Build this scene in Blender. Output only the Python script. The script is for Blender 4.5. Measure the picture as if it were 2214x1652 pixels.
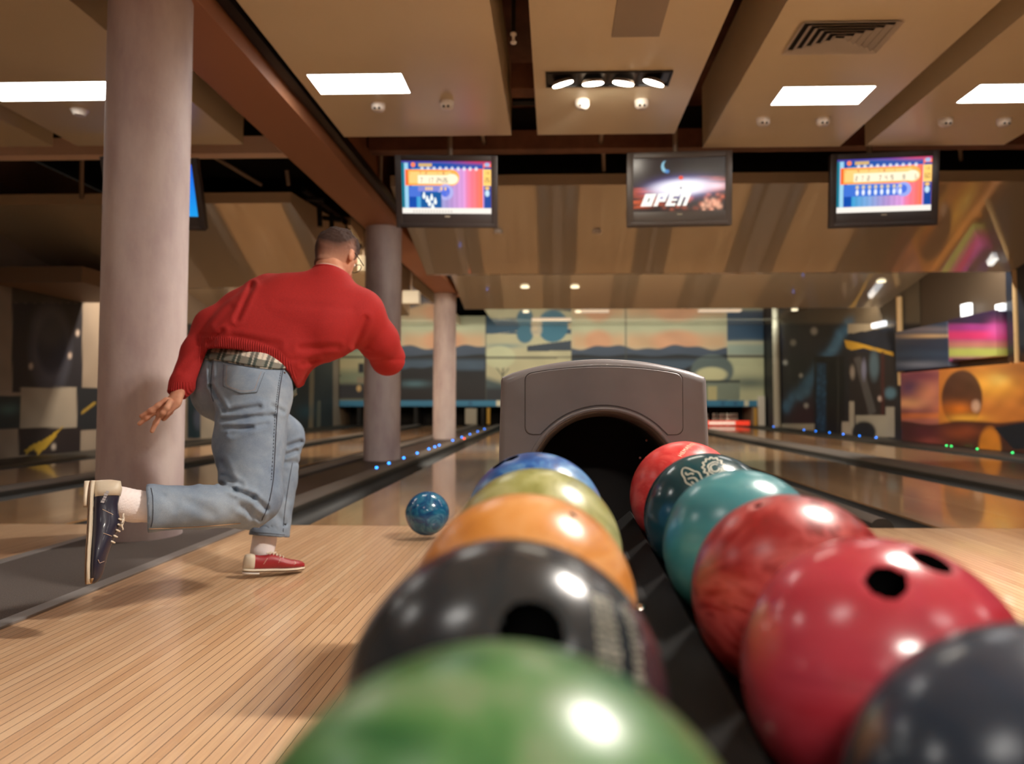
import bpy, bmesh, math, random
import numpy as np
from mathutils import Vector, Matrix, Quaternion, noise as mnoise
from mathutils.bvhtree import BVHTree
random.seed(5); RNG = np.random.RandomState(5)
SC = bpy.context.scene
COL = SC.collection
for o in list(bpy.data.objects): bpy.data.objects.remove(o)

# ------------------------------------------------------------------ camera, world, exposure
FPX = 1600.0; W_, H_ = 2214, 1652
YAW = 46 / FPX; PITCH = 72 / FPX
PCX, PCY = 1154.0, 801.0                       # principal point of the (cropped) photograph
CAM = Vector((0, 0, 0.67))
cam_d = bpy.data.cameras.new('camera'); cam = bpy.data.objects.new('camera', cam_d); COL.objects.link(cam)
Fv = Vector((-math.sin(YAW) * math.cos(PITCH), math.cos(YAW) * math.cos(PITCH), math.sin(PITCH)))
Rv = Vector((math.cos(YAW), math.sin(YAW), 0)); Uv = Rv.cross(Fv)
cam.matrix_world = Matrix(((Rv.x, Uv.x, -Fv.x, CAM.x), (Rv.y, Uv.y, -Fv.y, CAM.y), (Rv.z, Uv.z, -Fv.z, CAM.z), (0, 0, 0, 1)))
cam_d.sensor_fit = 'HORIZONTAL'; cam_d.sensor_width = 36; cam_d.lens = FPX / W_ * 36
cam_d.shift_x = (W_ / 2 - PCX) / W_; cam_d.shift_y = (PCY - H_ / 2) / W_
cam_d.clip_start = 0.02; cam_d.clip_end = 100
cam_d.dof.use_dof = True; cam_d.dof.focus_distance = 1.9; cam_d.dof.aperture_fstop = 2.6
SC.camera = cam
SC.view_settings.view_transform = 'Standard'; SC.view_settings.look = 'None'
SC.view_settings.gamma = 1; SC.view_settings.use_curve_mapping = False; SC.view_settings.exposure = 0.62
SC.cycles.use_denoising = True
SC.cycles.max_bounces = 8
wd = bpy.data.worlds.new('world'); SC.world = wd; wd.use_nodes = True
wd.node_tree.nodes['Background'].inputs[0].default_value = (1, .8, .6, 1)
wd.node_tree.nodes['Background'].inputs[1].default_value = 0.01

PANEL_L = 9.0        # radiance of the ceiling light diffusers
LAMP_W = 150.0        # watts of each tilted downlight
FAR_L = 14.0          # radiance of light strips above the lanes
WARM = (1.0, 0.93, 0.84)

def ray(px, py):
    return Fv + Rv * ((px - PCX) / FPX) + Uv * ((PCY - py) / FPX)
def W(px, py, Y):
    d = ray(px, py); return CAM + d * (Y / d.y)
def onz(px, py, z):
    d = ray(px, py); return CAM + d * ((z - CAM.z) / d.z)
def onx(px, py, x):
    d = ray(px, py); return CAM + d * (x / d.x)
def proj(P):
    P = np.asarray(P, float) - np.array(CAM); z = P @ np.array(Fv)
    return PCX + FPX * (P @ np.array(Rv)) / z, PCY - FPX * (P @ np.array(Uv)) / z
def lin(c):
    c = np.asarray(c, float) / 255.0
    return np.where(c <= 0.04045, c / 12.92, ((c + 0.055) / 1.055) ** 2.4)
def L4(*c):
    a = lin(c); return (float(a[0]), float(a[1]), float(a[2]), 1)

# ------------------------------------------------------------------ materials
def mat(name, col=(128, 128, 128), rough=.5, metal=0, coat=0, spec=.5, emit=None, es=0, trans=0):
    m = bpy.data.materials.new(name); m.use_nodes = True; b = m.node_tree.nodes['Principled BSDF']
    b.inputs['Base Color'].default_value = L4(*col); b.inputs['Roughness'].default_value = rough
    b.inputs['Metallic'].default_value = metal; b.inputs['Coat Weight'].default_value = coat
    b.inputs['Coat Roughness'].default_value = .05; b.inputs['Specular IOR Level'].default_value = spec
    b.inputs['Transmission Weight'].default_value = trans
    if emit is not None:
        b.inputs['Emission Color'].default_value = (*emit, 1); b.inputs['Emission Strength'].default_value = es
    return m
class NT:
    def __init__(s, m): s.t = m.node_tree; s.b = s.t.nodes['Principled BSDF']
    def n(s, typ, **k):
        x = s.t.nodes.new(typ)
        for a, v in k.items():
            if a.startswith('i_'):
                key = a[2:].replace('_', ' '); x.inputs[int(key) if key.isdigit() else key].default_value = v
            else: setattr(x, a, v)
        return x
    def l(s, a, b): s.t.links.new(a, b)
    def math(s, op, a, b=None, c=None):
        x = s.t.nodes.new('ShaderNodeMath'); x.operation = op
        for i, v in enumerate((a, b, c)):
            if v is None: continue
            if isinstance(v, (int, float)): x.inputs[i].default_value = v
            else: s.l(v, x.inputs[i])
        return x.outputs[0]
    def ramp(s, fac, stops, interp='LINEAR'):
        r = s.t.nodes.new('ShaderNodeValToRGB'); r.color_ramp.interpolation = interp
        e = r.color_ramp.elements
        while len(e) < len(stops): e.new(.5)
        for i, (p, c) in enumerate(stops): e[i].position = p; e[i].color = L4(*c)
        s.l(fac, r.inputs[0]); return r.outputs[0]
    def mix(s, fac, a, b, mode='MIX'):
        x = s.t.nodes.new('ShaderNodeMix'); x.data_type = 'RGBA'; x.blend_type = mode
        for k, v in ((0, fac), (6, a), (7, b)):
            if isinstance(v, (int, float)): x.inputs[k].default_value = v
            elif isinstance(v, tuple): x.inputs[k].default_value = v
            else: s.l(v, x.inputs[k])
        return x.outputs[2]
    def bump(s, h, strength, dist=.01):
        x = s.n('ShaderNodeBump'); x.inputs['Strength'].default_value = strength; x.inputs['Distance'].default_value = dist
        s.l(h, x.inputs['Height']); s.l(x.outputs[0], s.b.inputs['Normal'])
    def obj(s): return s.n('ShaderNodeTexCoord').outputs['Object']
    def pos(s): return s.n('ShaderNodeNewGeometry').outputs['Position']
    def noise(s, vec, scale, detail=4, rough=.5, dist=0):
        x = s.n('ShaderNodeTexNoise'); x.inputs['Scale'].default_value = scale; x.inputs['Detail'].default_value = detail
        x.inputs['Roughness'].default_value = rough; x.inputs['Distortion'].default_value = dist
        s.l(vec, x.inputs['Vector']); return x.outputs[0]
    def mapv(s, vec, sc=(1, 1, 1), rot=(0, 0, 0)):
        x = s.n('ShaderNodeMapping'); x.inputs['Scale'].default_value = sc; x.inputs['Rotation'].default_value = rot
        s.l(vec, x.inputs[0]); return x.outputs[0]

def wood_mat(name, c1, c2, c3, rough, coat, seam=.55, bw=.0275):
    m = mat(name, rough=rough, coat=coat); t = NT(m)
    sep = t.n('ShaderNodeSeparateXYZ'); t.l(t.pos(), sep.inputs[0])
    u = t.math('DIVIDE', sep.outputs[0], bw); idx = t.math('FLOOR', u); fr = t.math('FRACT', u)
    wn = t.n('ShaderNodeTexWhiteNoise', noise_dimensions='1D'); t.l(idx, wn.inputs['W'])
    off = t.math('MULTIPLY', wn.outputs[0], 7.3)
    seg = t.math('FLOOR', t.math('DIVIDE', t.math('ADD', sep.outputs[1], off), 1.15))
    cmb = t.n('ShaderNodeCombineXYZ'); t.l(idx, cmb.inputs[0]); t.l(seg, cmb.inputs[1])
    wn2 = t.n('ShaderNodeTexWhiteNoise', noise_dimensions='2D'); t.l(cmb.outputs[0], wn2.inputs['Vector'])
    base = t.ramp(wn2.outputs[0], [(0, c1), (.45, c2), (.8, c2), (1, c3)])
    g = t.noise(t.mapv(t.pos(), (90, 3.5, 1)), 1.0, 5, .6, .4)
    base = t.mix(.35, base, t.ramp(g, [(.3, (120, 82, 48)), (.7, (236, 204, 160))]), 'SOFT_LIGHT')
    g2 = t.noise(t.mapv(t.pos(), (1.1, .35, 1)), 1.0, 2)
    base = t.mix(.25, base, t.ramp(g2, [(.35, (165, 120, 80)), (.65, (226, 190, 148))]), 'SOFT_LIGHT')
    e = t.math('MINIMUM', fr, t.math('SUBTRACT', 1.0, fr))
    line = t.math('LESS_THAN', e, .034)
    base = t.mix(t.math('MULTIPLY', line, seam), base, L4(70, 46, 26))
    t.l(base, t.b.inputs['Base Color'])
    return m

def marble(name, cols, scale=6, dist=2.5, rough=.3, coat=.22, detail=4, stretch=(1, 1, 1), rot=(.4, .9, .2)):
    m = mat(name, rough=rough, coat=coat); t = NT(m)
    v = t.mapv(t.obj(), stretch, rot)
    n = t.noise(v, scale, detail, .55, dist)
    t.l(t.ramp(n, cols), t.b.inputs['Base Color'])
    s = t.noise(t.obj(), 45, 3); t.l(t.math('ADD', t.math('MULTIPLY', s, .18), rough - .08), t.b.inputs['Roughness'])
    t.b.inputs['Coat Roughness'].default_value = .3
    return m

M = {}
M['approach'] = wood_mat('approach_wood', (188, 158, 130), (202, 174, 147), (212, 187, 161), .30, .3, .95)
M['lane'] = wood_mat('lane_wood', (148, 120, 92), (168, 140, 110), (182, 156, 126), .16, .5, .3)
M['carpet'] = mat('carpet', (74, 66, 62), .95); t = NT(M['carpet'])
n = t.noise(t.pos(), 320, 3, .7); t.l(t.ramp(n, [(.3, (40, 36, 34)), (.7, (112, 100, 94))]), t.b.inputs['Base Color']); t.bump(n, .6, .004)
M['alu'] = mat('strip_metal', (138, 132, 128), .45, .3)
M['gutter'] = mat('gutter', (34, 32, 29), .5, 0, 0)
M['cap'] = mat('divider_cap', (92, 84, 78), .5, 0, 0)
M['capdark'] = mat('divider_dark', (46, 32, 28), .5)
M['panel'] = mat('panel_paint', (218, 202, 170), .33, 0, 0, .4); t = NT(M['panel'])
n = t.noise(t.pos(), .8, 3); t.l(t.ramp(n, [(.3, (212, 194, 160)), (.7, (222, 206, 174))]), t.b.inputs['Base Color'])
M['foil'] = mat('glossy_ceiling', (184, 172, 150), .07, 0, .6, .9)
M['fascia'] = mat('fascia', (206, 184, 154), .5)
M['brown'] = mat('brown_slab', (112, 72, 52), .7); t = NT(M['brown'])
n = t.noise(t.pos(), 2.5, 5, .6); t.l(t.ramp(n, [(.3, (92, 56, 40)), (.7, (136, 90, 66))]), t.b.inputs['Base Color'])
M['beampaint'] = mat('beam_paint', (166, 112, 80), .6)
M['beamlit'] = mat('lit_beam', (250, 218, 196), .6)  # pale base colour carries the light falling on the left cross beam
M['dark'] = mat('dark_void', (20, 16, 14), .8)
M['black'] = mat('black_plastic', (18, 17, 18), .35)
M['blackmet'] = mat('black_metal', (24, 22, 22), .45, .4)
M['white'] = mat('white_paint', (226, 216, 204), .4)
M['greymet'] = mat('grey_rod', (150, 132, 116), .4, .4)
M['wallbeige'] = mat('wall_paint', (150, 128, 104), .8)
M['column'] = mat('column_paint', (188, 170, 168), .62); t = NT(M['column'])
n = t.noise(t.mapv(t.pos(), (1, 1, .35)), 5, 6, .6); c = t.ramp(n, [(.3, (166, 146, 146)), (.7, (196, 182, 178))])
n2 = t.noise(t.mapv(t.pos(), (3, 3, .5)), 7, 5, .7); c = t.mix(t.ramp(n2, [(.62, (0, 0, 0)), (.7, (70, 70, 70))]), c, L4(132, 100, 98))
t.l(c, t.b.inputs['Base Color']); t.bump(t.noise(t.pos(), 60, 4), .25, .003)
M['diffuser'] = mat('light_diffuser', (255, 255, 255), .5, emit=(1.0, .97, .92), es=PANEL_L)
M['strip'] = mat('light_strip', (255, 255, 255), .5, emit=(1.0, .92, .8), es=FAR_L)
M['lampface'] = mat('lamp_face', (255, 255, 255), .5, emit=(1.0, .92, .78), es=50)
M['led_blue'] = mat('led_blue', (40, 120, 255), .5, emit=(.02, .22, 1), es=5)
M['led_green'] = mat('led_green', (40, 220, 90), .5, emit=(.05, .9, .2), es=2.2)
M['led_red'] = mat('led_red', (255, 60, 40), .5, emit=(1, .1, .04), es=4)
M['hood'] = mat('hood_plastic', (126, 121, 122), .38, .15, .15); t = NT(M['hood'])
n = t.noise(t.pos(), 900, 2); t.bump(n, .12, .001)
n = t.noise(t.pos(), 7, 3); t.l(t.ramp(n, [(.3, (116, 111, 112)), (.7, (130, 125, 126))]), t.b.inputs['Base Color'])
M['hoodring'] = mat('hood_ring', (92, 80, 72), .35, .3, .2)
M['groove'] = mat('panel_groove', (66, 60, 58), .6)
M['holeshade'] = mat('hole_shade', (8, 8, 8), 1, spec=0)  # near-black colour carries the shade inside the finger holes

# ------------------------------------------------------------------ mesh helpers
def newbm(): return bmesh.new()
def box(bm, x0, x1, y0, y1, z0, z1, bev=0, R=None, c=None):
    r = bmesh.ops.create_cube(bm, size=1); vs = r['verts']
    for v in vs: v.co = Vector(((x0 + x1) / 2 + v.co.x * (x1 - x0), (y0 + y1) / 2 + v.co.y * (y1 - y0), (z0 + z1) / 2 + v.co.z * (z1 - z0)))
    if R is not None:
        for v in vs: v.co = R @ (v.co - c) + c
    if bev:
        es = list({e for v in vs for e in v.link_edges})
        bmesh.ops.bevel(bm, geom=es, offset=bev, segments=3, profile=.5, affect='EDGES')
    return bm
def cyl(bm, p0, p1, r0, r1=None, seg=24, caps=True):
    p0 = Vector(p0); p1 = Vector(p1); r1 = r0 if r1 is None else r1
    d = (p1 - p0); L = d.length; q = Vector((0, 0, 1)).rotation_difference(d.normalized())
    mt = Matrix.Translation((p0 + p1) / 2) @ q.to_matrix().to_4x4()
    bmesh.ops.create_cone(bm, cap_ends=caps, segments=seg, radius1=r0, radius2=r1, depth=L, matrix=mt)
    return bm
def tube(bm, pts, r, seg=8, closed=False):
    pts = [Vector(p) for p in pts]; n = len(pts); rings = []
    up = Vector((.13, .2, 1)).normalized()
    for i, p in enumerate(pts):
        if closed: t = pts[(i + 1) % n] - pts[i - 1]
        else: t = pts[min(i + 1, n - 1)] - pts[max(i - 1, 0)]
        t.normalize(); a = t.cross(up)
        if a.length < .05: a = t.cross(Vector((1, 0, 0)))
        a.normalize(); b = a.cross(t)
        rr = r[i] if isinstance(r, (list, tuple)) else r
        rings.append([bm.verts.new(p + (a * math.cos(k * 2 * math.pi / seg) + b * math.sin(k * 2 * math.pi / seg)) * rr) for k in range(seg)])
    for i in range(n if closed else n - 1):
        A = rings[i]; B = rings[(i + 1) % n]
        for k in range(seg): bm.faces.new((A[k], A[(k + 1) % seg], B[(k + 1) % seg], B[k]))
    if not closed: bm.faces.new(rings[0][::-1]); bm.faces.new(rings[-1])
    return bm
def prism(bm, poly, y0, y1, axis='y'):
    def P(a, b, y): return (a, y, b) if axis == 'y' else ((y, a, b) if axis == 'x' else (a, b, y))
    A = [bm.verts.new(P(a, b, y0)) for a, b in poly]; B = [bm.verts.new(P(a, b, y1)) for a, b in poly]
    n = len(poly); bm.faces.new(A); bm.faces.new(B[::-1])
    for i in range(n): bm.faces.new((A[i], B[i], B[(i + 1) % n], A[(i + 1) % n]))
    bmesh.ops.recalc_face_normals(bm, faces=bm.faces[:]); return bm
def lathe(bm, prof, c=(0, 0, 0), axis='z', seg=48, close=False):
    c = Vector(c); rings = []
    for r, h in prof:
        ring = []
        for k in range(seg):
            a = 2 * math.pi * k / seg; x, y = r * math.cos(a), r * math.sin(a)
            v = Vector((x, y, h)) if axis == 'z' else Vector((x, h, y))
            ring.append(bm.verts.new(c + v))
        rings.append(ring)
    for A, B in zip(rings[:-1], rings[1:]):
        for k in range(seg): bm.faces.new((A[k], A[(k + 1) % seg], B[(k + 1) % seg], B[k]))
    if close: bm.faces.new(rings[0]); bm.faces.new(rings[-1][::-1])
    bmesh.ops.recalc_face_normals(bm, faces=bm.faces[:]); return bm
def wloc(o):
    v = Vector((0, 0, 0))
    while o is not None: v = v + o.location; o = o.parent
    return v
def obj(name, src, m=None, parent=None, smooth=False, label=None, cat=None, group=None, kind=None, origin=None):
    me = src if isinstance(src, bpy.types.Mesh) else bpy.data.meshes.new(name)
    if me is not src: src.to_mesh(me); src.free()
    if m is not None:
        for x in (m if isinstance(m, (list, tuple)) else [m]): me.materials.append(x)
    o = bpy.data.objects.new(name, me); COL.objects.link(o)
    if parent is not None:
        o.parent = parent; me.transform(Matrix.Translation(-wloc(parent)))
    else:
        if origin is None:
            co = np.empty(len(me.vertices) * 3); me.vertices.foreach_get('co', co); co = co.reshape(-1, 3)
            lo, hi = co.min(0), co.max(0); origin = ((lo[0] + hi[0]) / 2, (lo[1] + hi[1]) / 2, lo[2])
        me.transform(Matrix.Translation(-Vector(origin))); o.location = origin
    if smooth:
        me.polygons.foreach_set('use_smooth', [True] * len(me.polygons))
        if smooth == 'auto':
            me.update()
            try: me.set_sharp_from_angle(angle=math.radians(35))
            except Exception: pass
    if label: o['label'] = label
    if cat: o['category'] = cat
    if group: o['group'] = group
    if kind: o['kind'] = kind
    return o
def thing(name, label, cat, loc, group=None):
    o = bpy.data.objects.new(name, None); COL.objects.link(o); o.location = loc; o.empty_display_size = .1
    o['label'] = label; o['category'] = cat
    if group: o['group'] = group
    return o
def dup(root, loc, label=None):
    r = root.copy(); COL.objects.link(r); r.location = loc
    if label: r['label'] = label
    for ch in list(root.children):
        c = ch.copy(); COL.objects.link(c); c.parent = r
        for g in ch.children:
            d = g.copy(); COL.objects.link(d); d.parent = c
    return r
def grid_mesh(name, P, cols=None, emis=False):
    """P: (nu,nv,3) points; cols (nu,nv,3) linear"""
    nu, nv = P.shape[:2]; me = bpy.data.meshes.new(name)
    idx = np.arange(nu * nv).reshape(nu, nv)
    f = np.stack([idx[:-1, :-1], idx[1:, :-1], idx[1:, 1:], idx[:-1, 1:]], -1).reshape(-1, 4)
    me.vertices.add(nu * nv); me.vertices.foreach_set('co', P.reshape(-1).astype(np.float32))
    me.loops.add(len(f) * 4); me.polygons.add(len(f))
    me.loops.foreach_set('vertex_index', f.reshape(-1)); me.polygons.foreach_set('loop_start', np.arange(0, len(f) * 4, 4))
    me.polygons.foreach_set('loop_total', np.full(len(f), 4)); me.update(calc_edges=True)
    if cols is not None: setcol(me, cols.reshape(-1, 3))
    return me
def setcol(me, c):
    a = me.color_attributes.new('paint', 'FLOAT_COLOR', 'POINT'); b = np.ones((len(c), 4), np.float32); b[:, :3] = c
    a.data.foreach_set('color', b.reshape(-1))
def attr_mat(name, rough=.5, emit=0, coat=0):
    m = mat(name, rough=rough, coat=coat); t = NT(m); a = t.n('ShaderNodeAttribute', attribute_name='paint')
    if emit:
        t.b.inputs['Base Color'].default_value = (.01, .01, .01, 1)
        t.l(a.outputs['Color'], t.b.inputs['Emission Color']); t.b.inputs['Emission Strength'].default_value = emit
    else: t.l(a.outputs['Color'], t.b.inputs['Base Color'])
    return m

# ------------------------------------------------------------------ painting on a vertex grid
class Paint:
    def __init__(s, x, y, base): s.x = x; s.y = y; s.c = np.ones(x.shape + (3,)) * lin(base)
    def put(s, m, col): m = np.clip(m, 0, 1)[..., None]; s.c = s.c * (1 - m) + lin(col) * m
    def rect(s, x0, x1, y0, y1, col, soft=1.5, a=1):
        m = np.clip((s.x - x0) / soft + .5, 0, 1) * np.clip((x1 - s.x) / soft + .5, 0, 1) * np.clip((s.y - y0) / soft + .5, 0, 1) * np.clip((y1 - s.y) / soft + .5, 0, 1)
        s.put(m * a, col)
    def ell(s, cx, cy, rx, ry, col, soft=.1, a=1):
        d = np.sqrt(((s.x - cx) / rx) ** 2 + ((s.y - cy) / ry) ** 2); s.put(np.clip((1 - d) / soft + .5, 0, 1) * a, col)
    def blob(s, cx, cy, rx, ry, col, a=1):
        d = ((s.x - cx) / rx) ** 2 + ((s.y - cy) / ry) ** 2; s.put(np.exp(-d) * a, col)
    def line(s, x0, y0, x1, y1, w, col, a=1, soft=1.5):
        dx, dy = x1 - x0, y1 - y0; t = np.clip(((s.x - x0) * dx + (s.y - y0) * dy) / (dx * dx + dy * dy), 0, 1)
        d = np.hypot(s.x - x0 - t * dx, s.y - y0 - t * dy); s.put(np.clip((w - d) / soft + .5, 0, 1) * a, col)
    def poly(s, pts, col, soft=1.0, a=1):
        n = len(pts); inside = np.zeros(s.x.shape, bool)
        for i in range(n):
            (x0, y0), (x1, y1) = pts[i], pts[(i + 1) % n]
            c = ((y0 > s.y) != (y1 > s.y)) & (s.x < (x1 - x0) * (s.y - y0) / ((y1 - y0) or 1e-9) + x0); inside ^= c
        s.put(inside * a * 1.0, col)
    def below(s, f, y1, col, soft=2, a=1):
        yy = f(s.x); s.put(np.clip((s.y - yy) / soft + .5, 0, 1) * np.clip((y1 - s.y) / soft + .5, 0, 1) * a, col)
    def win(s, x0, x1, fn):
        keep = s.c.copy(); fn(); m = ((s.x >= x0) & (s.x < x1))[..., None]; s.c = np.where(m, s.c, keep)
    def noise(s, amp, kx, ky, seed=0):
        r = np.random.RandomState(seed); v = 0
        for i in range(6): v = v + np.sin(s.x * kx * r.uniform(.4, 1.6) + s.y * ky * r.uniform(-1.4, 1.4) + r.uniform(0, 6)) / 6
        s.c = np.clip(s.c * (1 + amp * v[..., None]), 0, 1)
# ------------------------------------------------------------------ the room shell
FOUL = 4.08; END = 22.4
LW, RW = -6.7, 6.4
def S(name, bm, m, **k): return obj(name, bm, m, kind='structure', **k)
S('floor', box(newbm(), LW, RW, -6, FOUL, -.16, 0), M['approach'])
S('floor', box(newbm(), LW, RW, FOUL, 24, -.30, -.16), M['dark'])
S('ceiling', box(newbm(), LW - .2, RW + .2, -6, 7.3, 3.62, 3.75), M['brown'])
S('ceiling', box(newbm(), LW - .2, RW + .2, 7.3, 24, 3.9, 4.0), M['dark'])
S('trim_1', box(newbm(), LW, RW, 7.25, 7.32, 3.24, 3.95), M['dark'])
S('wall_back', box(newbm(), LW - .2, RW + .2, -6.2, -6, 0, 3.7), M['wallbeige'])
S('wall_front', box(newbm(), LW - .2, RW + .2, 23.9, 24.1, -.3, 4), M['dark'])

def wall_grid(x, y0, y1, z0, z1, nu, nv):
    yy, zz = np.meshgrid(np.linspace(y0, y1, nu), np.linspace(z0, z1, nv), indexing='ij')
    return np.stack([np.full_like(yy, x), yy, zz], -1)
def face_grid(y, x0, x1, z0, z1, nu, nv):
    xx, zz = np.meshgrid(np.linspace(x0, x1, nu), np.linspace(z0, z1, nv), indexing='ij')
    return np.stack([xx, np.full_like(xx, y), zz], -1)
def boxed_paint(name, P, cols, m, back, **k):
    """painted front grid + plain thin body behind it (offset 'back')"""
    me = grid_mesh(name, P, cols); bm = bmesh.new(); bm.from_mesh(me); bpy.data.meshes.remove(me)
    L = bm.verts.layers.float_color['paint']
    edge = [v for v in bm.verts if v.is_boundary]
    r = bmesh.ops.extrude_edge_only(bm, edges=[e for e in bm.edges if e.is_boundary])
    for v in [g for g in r['geom'] if isinstance(g, bmesh.types.BMVert)]: v.co += Vector(back)
    return obj(name, bm, m, **k)
PM = attr_mat('painted_wall', .55)
PG = attr_mat('printed_panel', .38, coat=.15)

# left wall, dark space pictures on a pale ground
P = wall_grid(LW + .1, 7.3, 22.6, 0, 3.3, 520, 150); x, y = proj(P); p = Paint(x, y, (140, 128, 116))
p.rect(-900, 26, 560, 846, (132, 120, 108)); p.rect(26, 178, 655, 848, (26, 26, 36)); p.rect(26, 182, 615, 655, (58, 54, 46))
p.ell(108, 755, 42, 88, (74, 78, 96), .5, .8); p.ell(112, 745, 32, 62, (24, 32, 56), .3, .95); p.ell(108, 700, 36, 50, (84, 86, 88), .6, .35)
for a, b in ((67, 792), (151, 769), (168, 720)): p.ell(a, b, 4, 7, (190, 175, 165), .8)
p.rect(-60, 44, 855, 928, (22, 42, 50)); p.blob(18, 885, 22, 12, (70, 110, 112), .7); p.rect(44, 166, 838, 926, (150, 142, 130))
p.rect(166, 300, 838, 930, (22, 28, 36)); p.line(178, 892, 204, 872, 3, (150, 125, 50)); p.rect(40, 174, 925, 985, (30, 22, 26))
p.poly([(52, 975), (70, 962), (96, 950), (126, 930), (136, 922), (116, 950), (100, 968), (82, 984), (74, 970), (58, 982)], (176, 146, 44)); p.ell(116, 966, 5, 7, (170, 160, 150), .8)
p.rect(405, 434, 846, 948, (22, 46, 58)); p.ell(428, 905, 9, 22, (88, 96, 120), .8, .7); p.rect(434, 482, 846, 948, (150, 142, 130)); p.rect(405, 482, 700, 846, (40, 44, 52))
p.rect(620, 720, 700, 960, (18, 42, 52), a=.9); p.line(676, 700, 672, 940, 5, (126, 118, 100)); p.line(690, 870, 688, 940, 4, (100, 104, 96)); p.blob(660, 890, 20, 16, (46, 90, 110), .6)
p.noise(.12, .09, .07, 3)
obj('wall_left', grid_mesh('wall_left', P, p.c), PM, kind='structure')
S('wall_left', box(newbm(), LW - .12, LW + .09, -6, 24, -.2, 3.75), M['wallbeige'])

# right wall
P = wall_grid(RW - .1, 12.9, 22.6, 0, 3.1, 420, 170); x, y = proj(P); p = Paint(x, y, (30, 28, 32))
p.rect(1600, 2300, 560, 700, (96, 86, 70), 8)
p.rect(1680, 1840, 704, 930, (26, 26, 32)); p.blob(1745, 890, 40, 40, (66, 36, 50), .6); p.blob(1720, 740, 40, 30, (44, 42, 56), .7)
for i in range(60):
    f = i / 59; a = 1694 + 140 * f ** .8; b = 885 - 190 * f; r = RNG.uniform(4, 11)
    p.blob(a + RNG.uniform(-6, 6), b + RNG.uniform(-8, 8), r, r * 1.3, tuple(np.array([58, 104, 138]) + RNG.uniform(-20, 40)), .55)
for a, b, r in ((1715, 741, 6), (1698, 784, 5), (1743, 877, 5), (1785, 861, 4), (1760, 716, 7), (1732, 812, 4)): p.ell(a, b, r, r * 1.1, (180, 180, 176), .9, .9)
p.rect(1760, 1826, 770, 940, (12, 12, 14)); p.rect(1765, 1786, 785, 935, (20, 60, 92), 4, .8); p.rect(1811, 1813, 772, 940, (54, 54, 50))
for i in range(30): p.blob(RNG.uniform(1766, 1786), RNG.uniform(790, 930), 2.5, 4, (50, 100, 140), .5)
p.rect(1686, 1761, 916, 940, (170, 162, 144)); p.rect(1833, 1934, 725, 760, (20, 28, 44)); p.rect(1833, 1934, 700, 722, (150, 140, 120))
p.poly([(1833, 722), (1934, 706), (1934, 722), (1833, 728)], (20, 26, 40)); p.poly([(1825, 735), (1850, 740), (1932, 762), (1932, 770), (1866, 752), (1842, 758), (1830, 752)], (188, 148, 46))
p.rect(1836, 1934, 772, 940, (34, 28, 28)); p.poly([(1846, 775), (1860, 770), (1895, 890), (1880, 900)], (78, 76, 76), a=.8); p.ell(1868, 800, 5, 22, (120, 124, 150), .8, .8); p.ell(1890, 790, 10, 30, (86, 112, 126), .8, .7)
p.ell(1843, 805, 5, 14, (150, 140, 130), .9, .8); p.ell(1903, 862, 5, 6, (180, 160, 150), .8); p.ell(1925, 850, 12, 12, (90, 130, 150), .8, .7); p.rect(1905, 1912, 760, 930, (70, 30, 26), 3, .8)
p.rect(1820, 1836, 912, 945, (160, 150, 136)); p.rect(1836, 1847, 868, 945, (158, 150, 136)); p.rect(1850, 1934, 898, 945, (150, 144, 130)); p.ell(1868, 935, 26, 24, (28, 30, 34), .2); p.rect(1915, 1934, 880, 945, (150, 144, 132))
p.noise(.12, .08, .09, 8)
obj('wall_right', grid_mesh('wall_right', P, p.c), PM, kind='structure')
S('wall_right', box(newbm(), RW - .09, RW + .12, -6, 24, -.2, 3.75), mat('wall_brown', (74, 60, 46), .6))

def mural(name, label, P, p, back, cat='mural'):
    return boxed_paint(name, P, p.c, PG, back, label=label, cat=cat)
# sunset mural (low, right)
P = wall_grid(6.1, 8.2, 13.25, .022, 1.21, 420, 130); x, y = proj(P); p = Paint(x, y, (196, 118, 52))
p.blob(2140, 830, 60, 30, (244, 176, 66), .9); p.blob(2160, 820, 22, 14, (255, 214, 110), .8); p.blob(2190, 800, 60, 22, (150, 96, 50), .7)
p.win(0, 2030, lambda: (p.rect(0, 2030, 700, 1000, (176, 104, 92)), p.blob(1968, 838, 30, 24, (78, 52, 92), .95), p.blob(1990, 812, 60, 12, (116, 52, 78), .8), p.blob(2005, 850, 26, 18, (214, 138, 104), .8), p.blob(1960, 872, 40, 12, (238, 172, 120), .85), p.blob(1965, 893, 60, 8, (90, 52, 76), .7), p.rect(0, 2040, 893, 905, (222, 122, 56), 8, .7)))
p.ell(2080, 862, 44, 62, (74, 44, 34), .12, .95); p.blob(2070, 885, 34, 16, (222, 120, 36), .9); p.blob(2090, 905, 40, 9, (255, 186, 70), .9); p.ell(2110, 878, 9, 12, (236, 190, 160), .9, .8)
p.below(lambda a: 914 + 4 * np.sin(a / 21) - 5 * np.exp(-((a - 2135) / 30) ** 2), 1100, (58, 30, 30), 6, .95)
p.blob(2000, 935, 50, 14, (96, 40, 50), .8); p.blob(2080, 935, 40, 16, (150, 70, 40), .85); p.blob(2010, 955, 30, 10, (190, 90, 80), .5)
p.ell(2140, 968, 24, 44, (206, 124, 40), .3); p.poly([(2150, 925), (2300, 900), (2300, 975), (2190, 970)], (24, 28, 38)); p.rect(1937, 1942, 780, 980, (80, 40, 60), 2, .6)
p.noise(.22, .09, .13, 11)
mural('wall_mural', 'large sunset mural with dark glass ball standing along the low right wall', P, p, (.2, 0, 0))
P = wall_grid(6.14, 11.72, 13.5, 1.25, 1.96, 130, 70); x, y = proj(P); p = Paint(x, y, (44, 62, 92))
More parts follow.
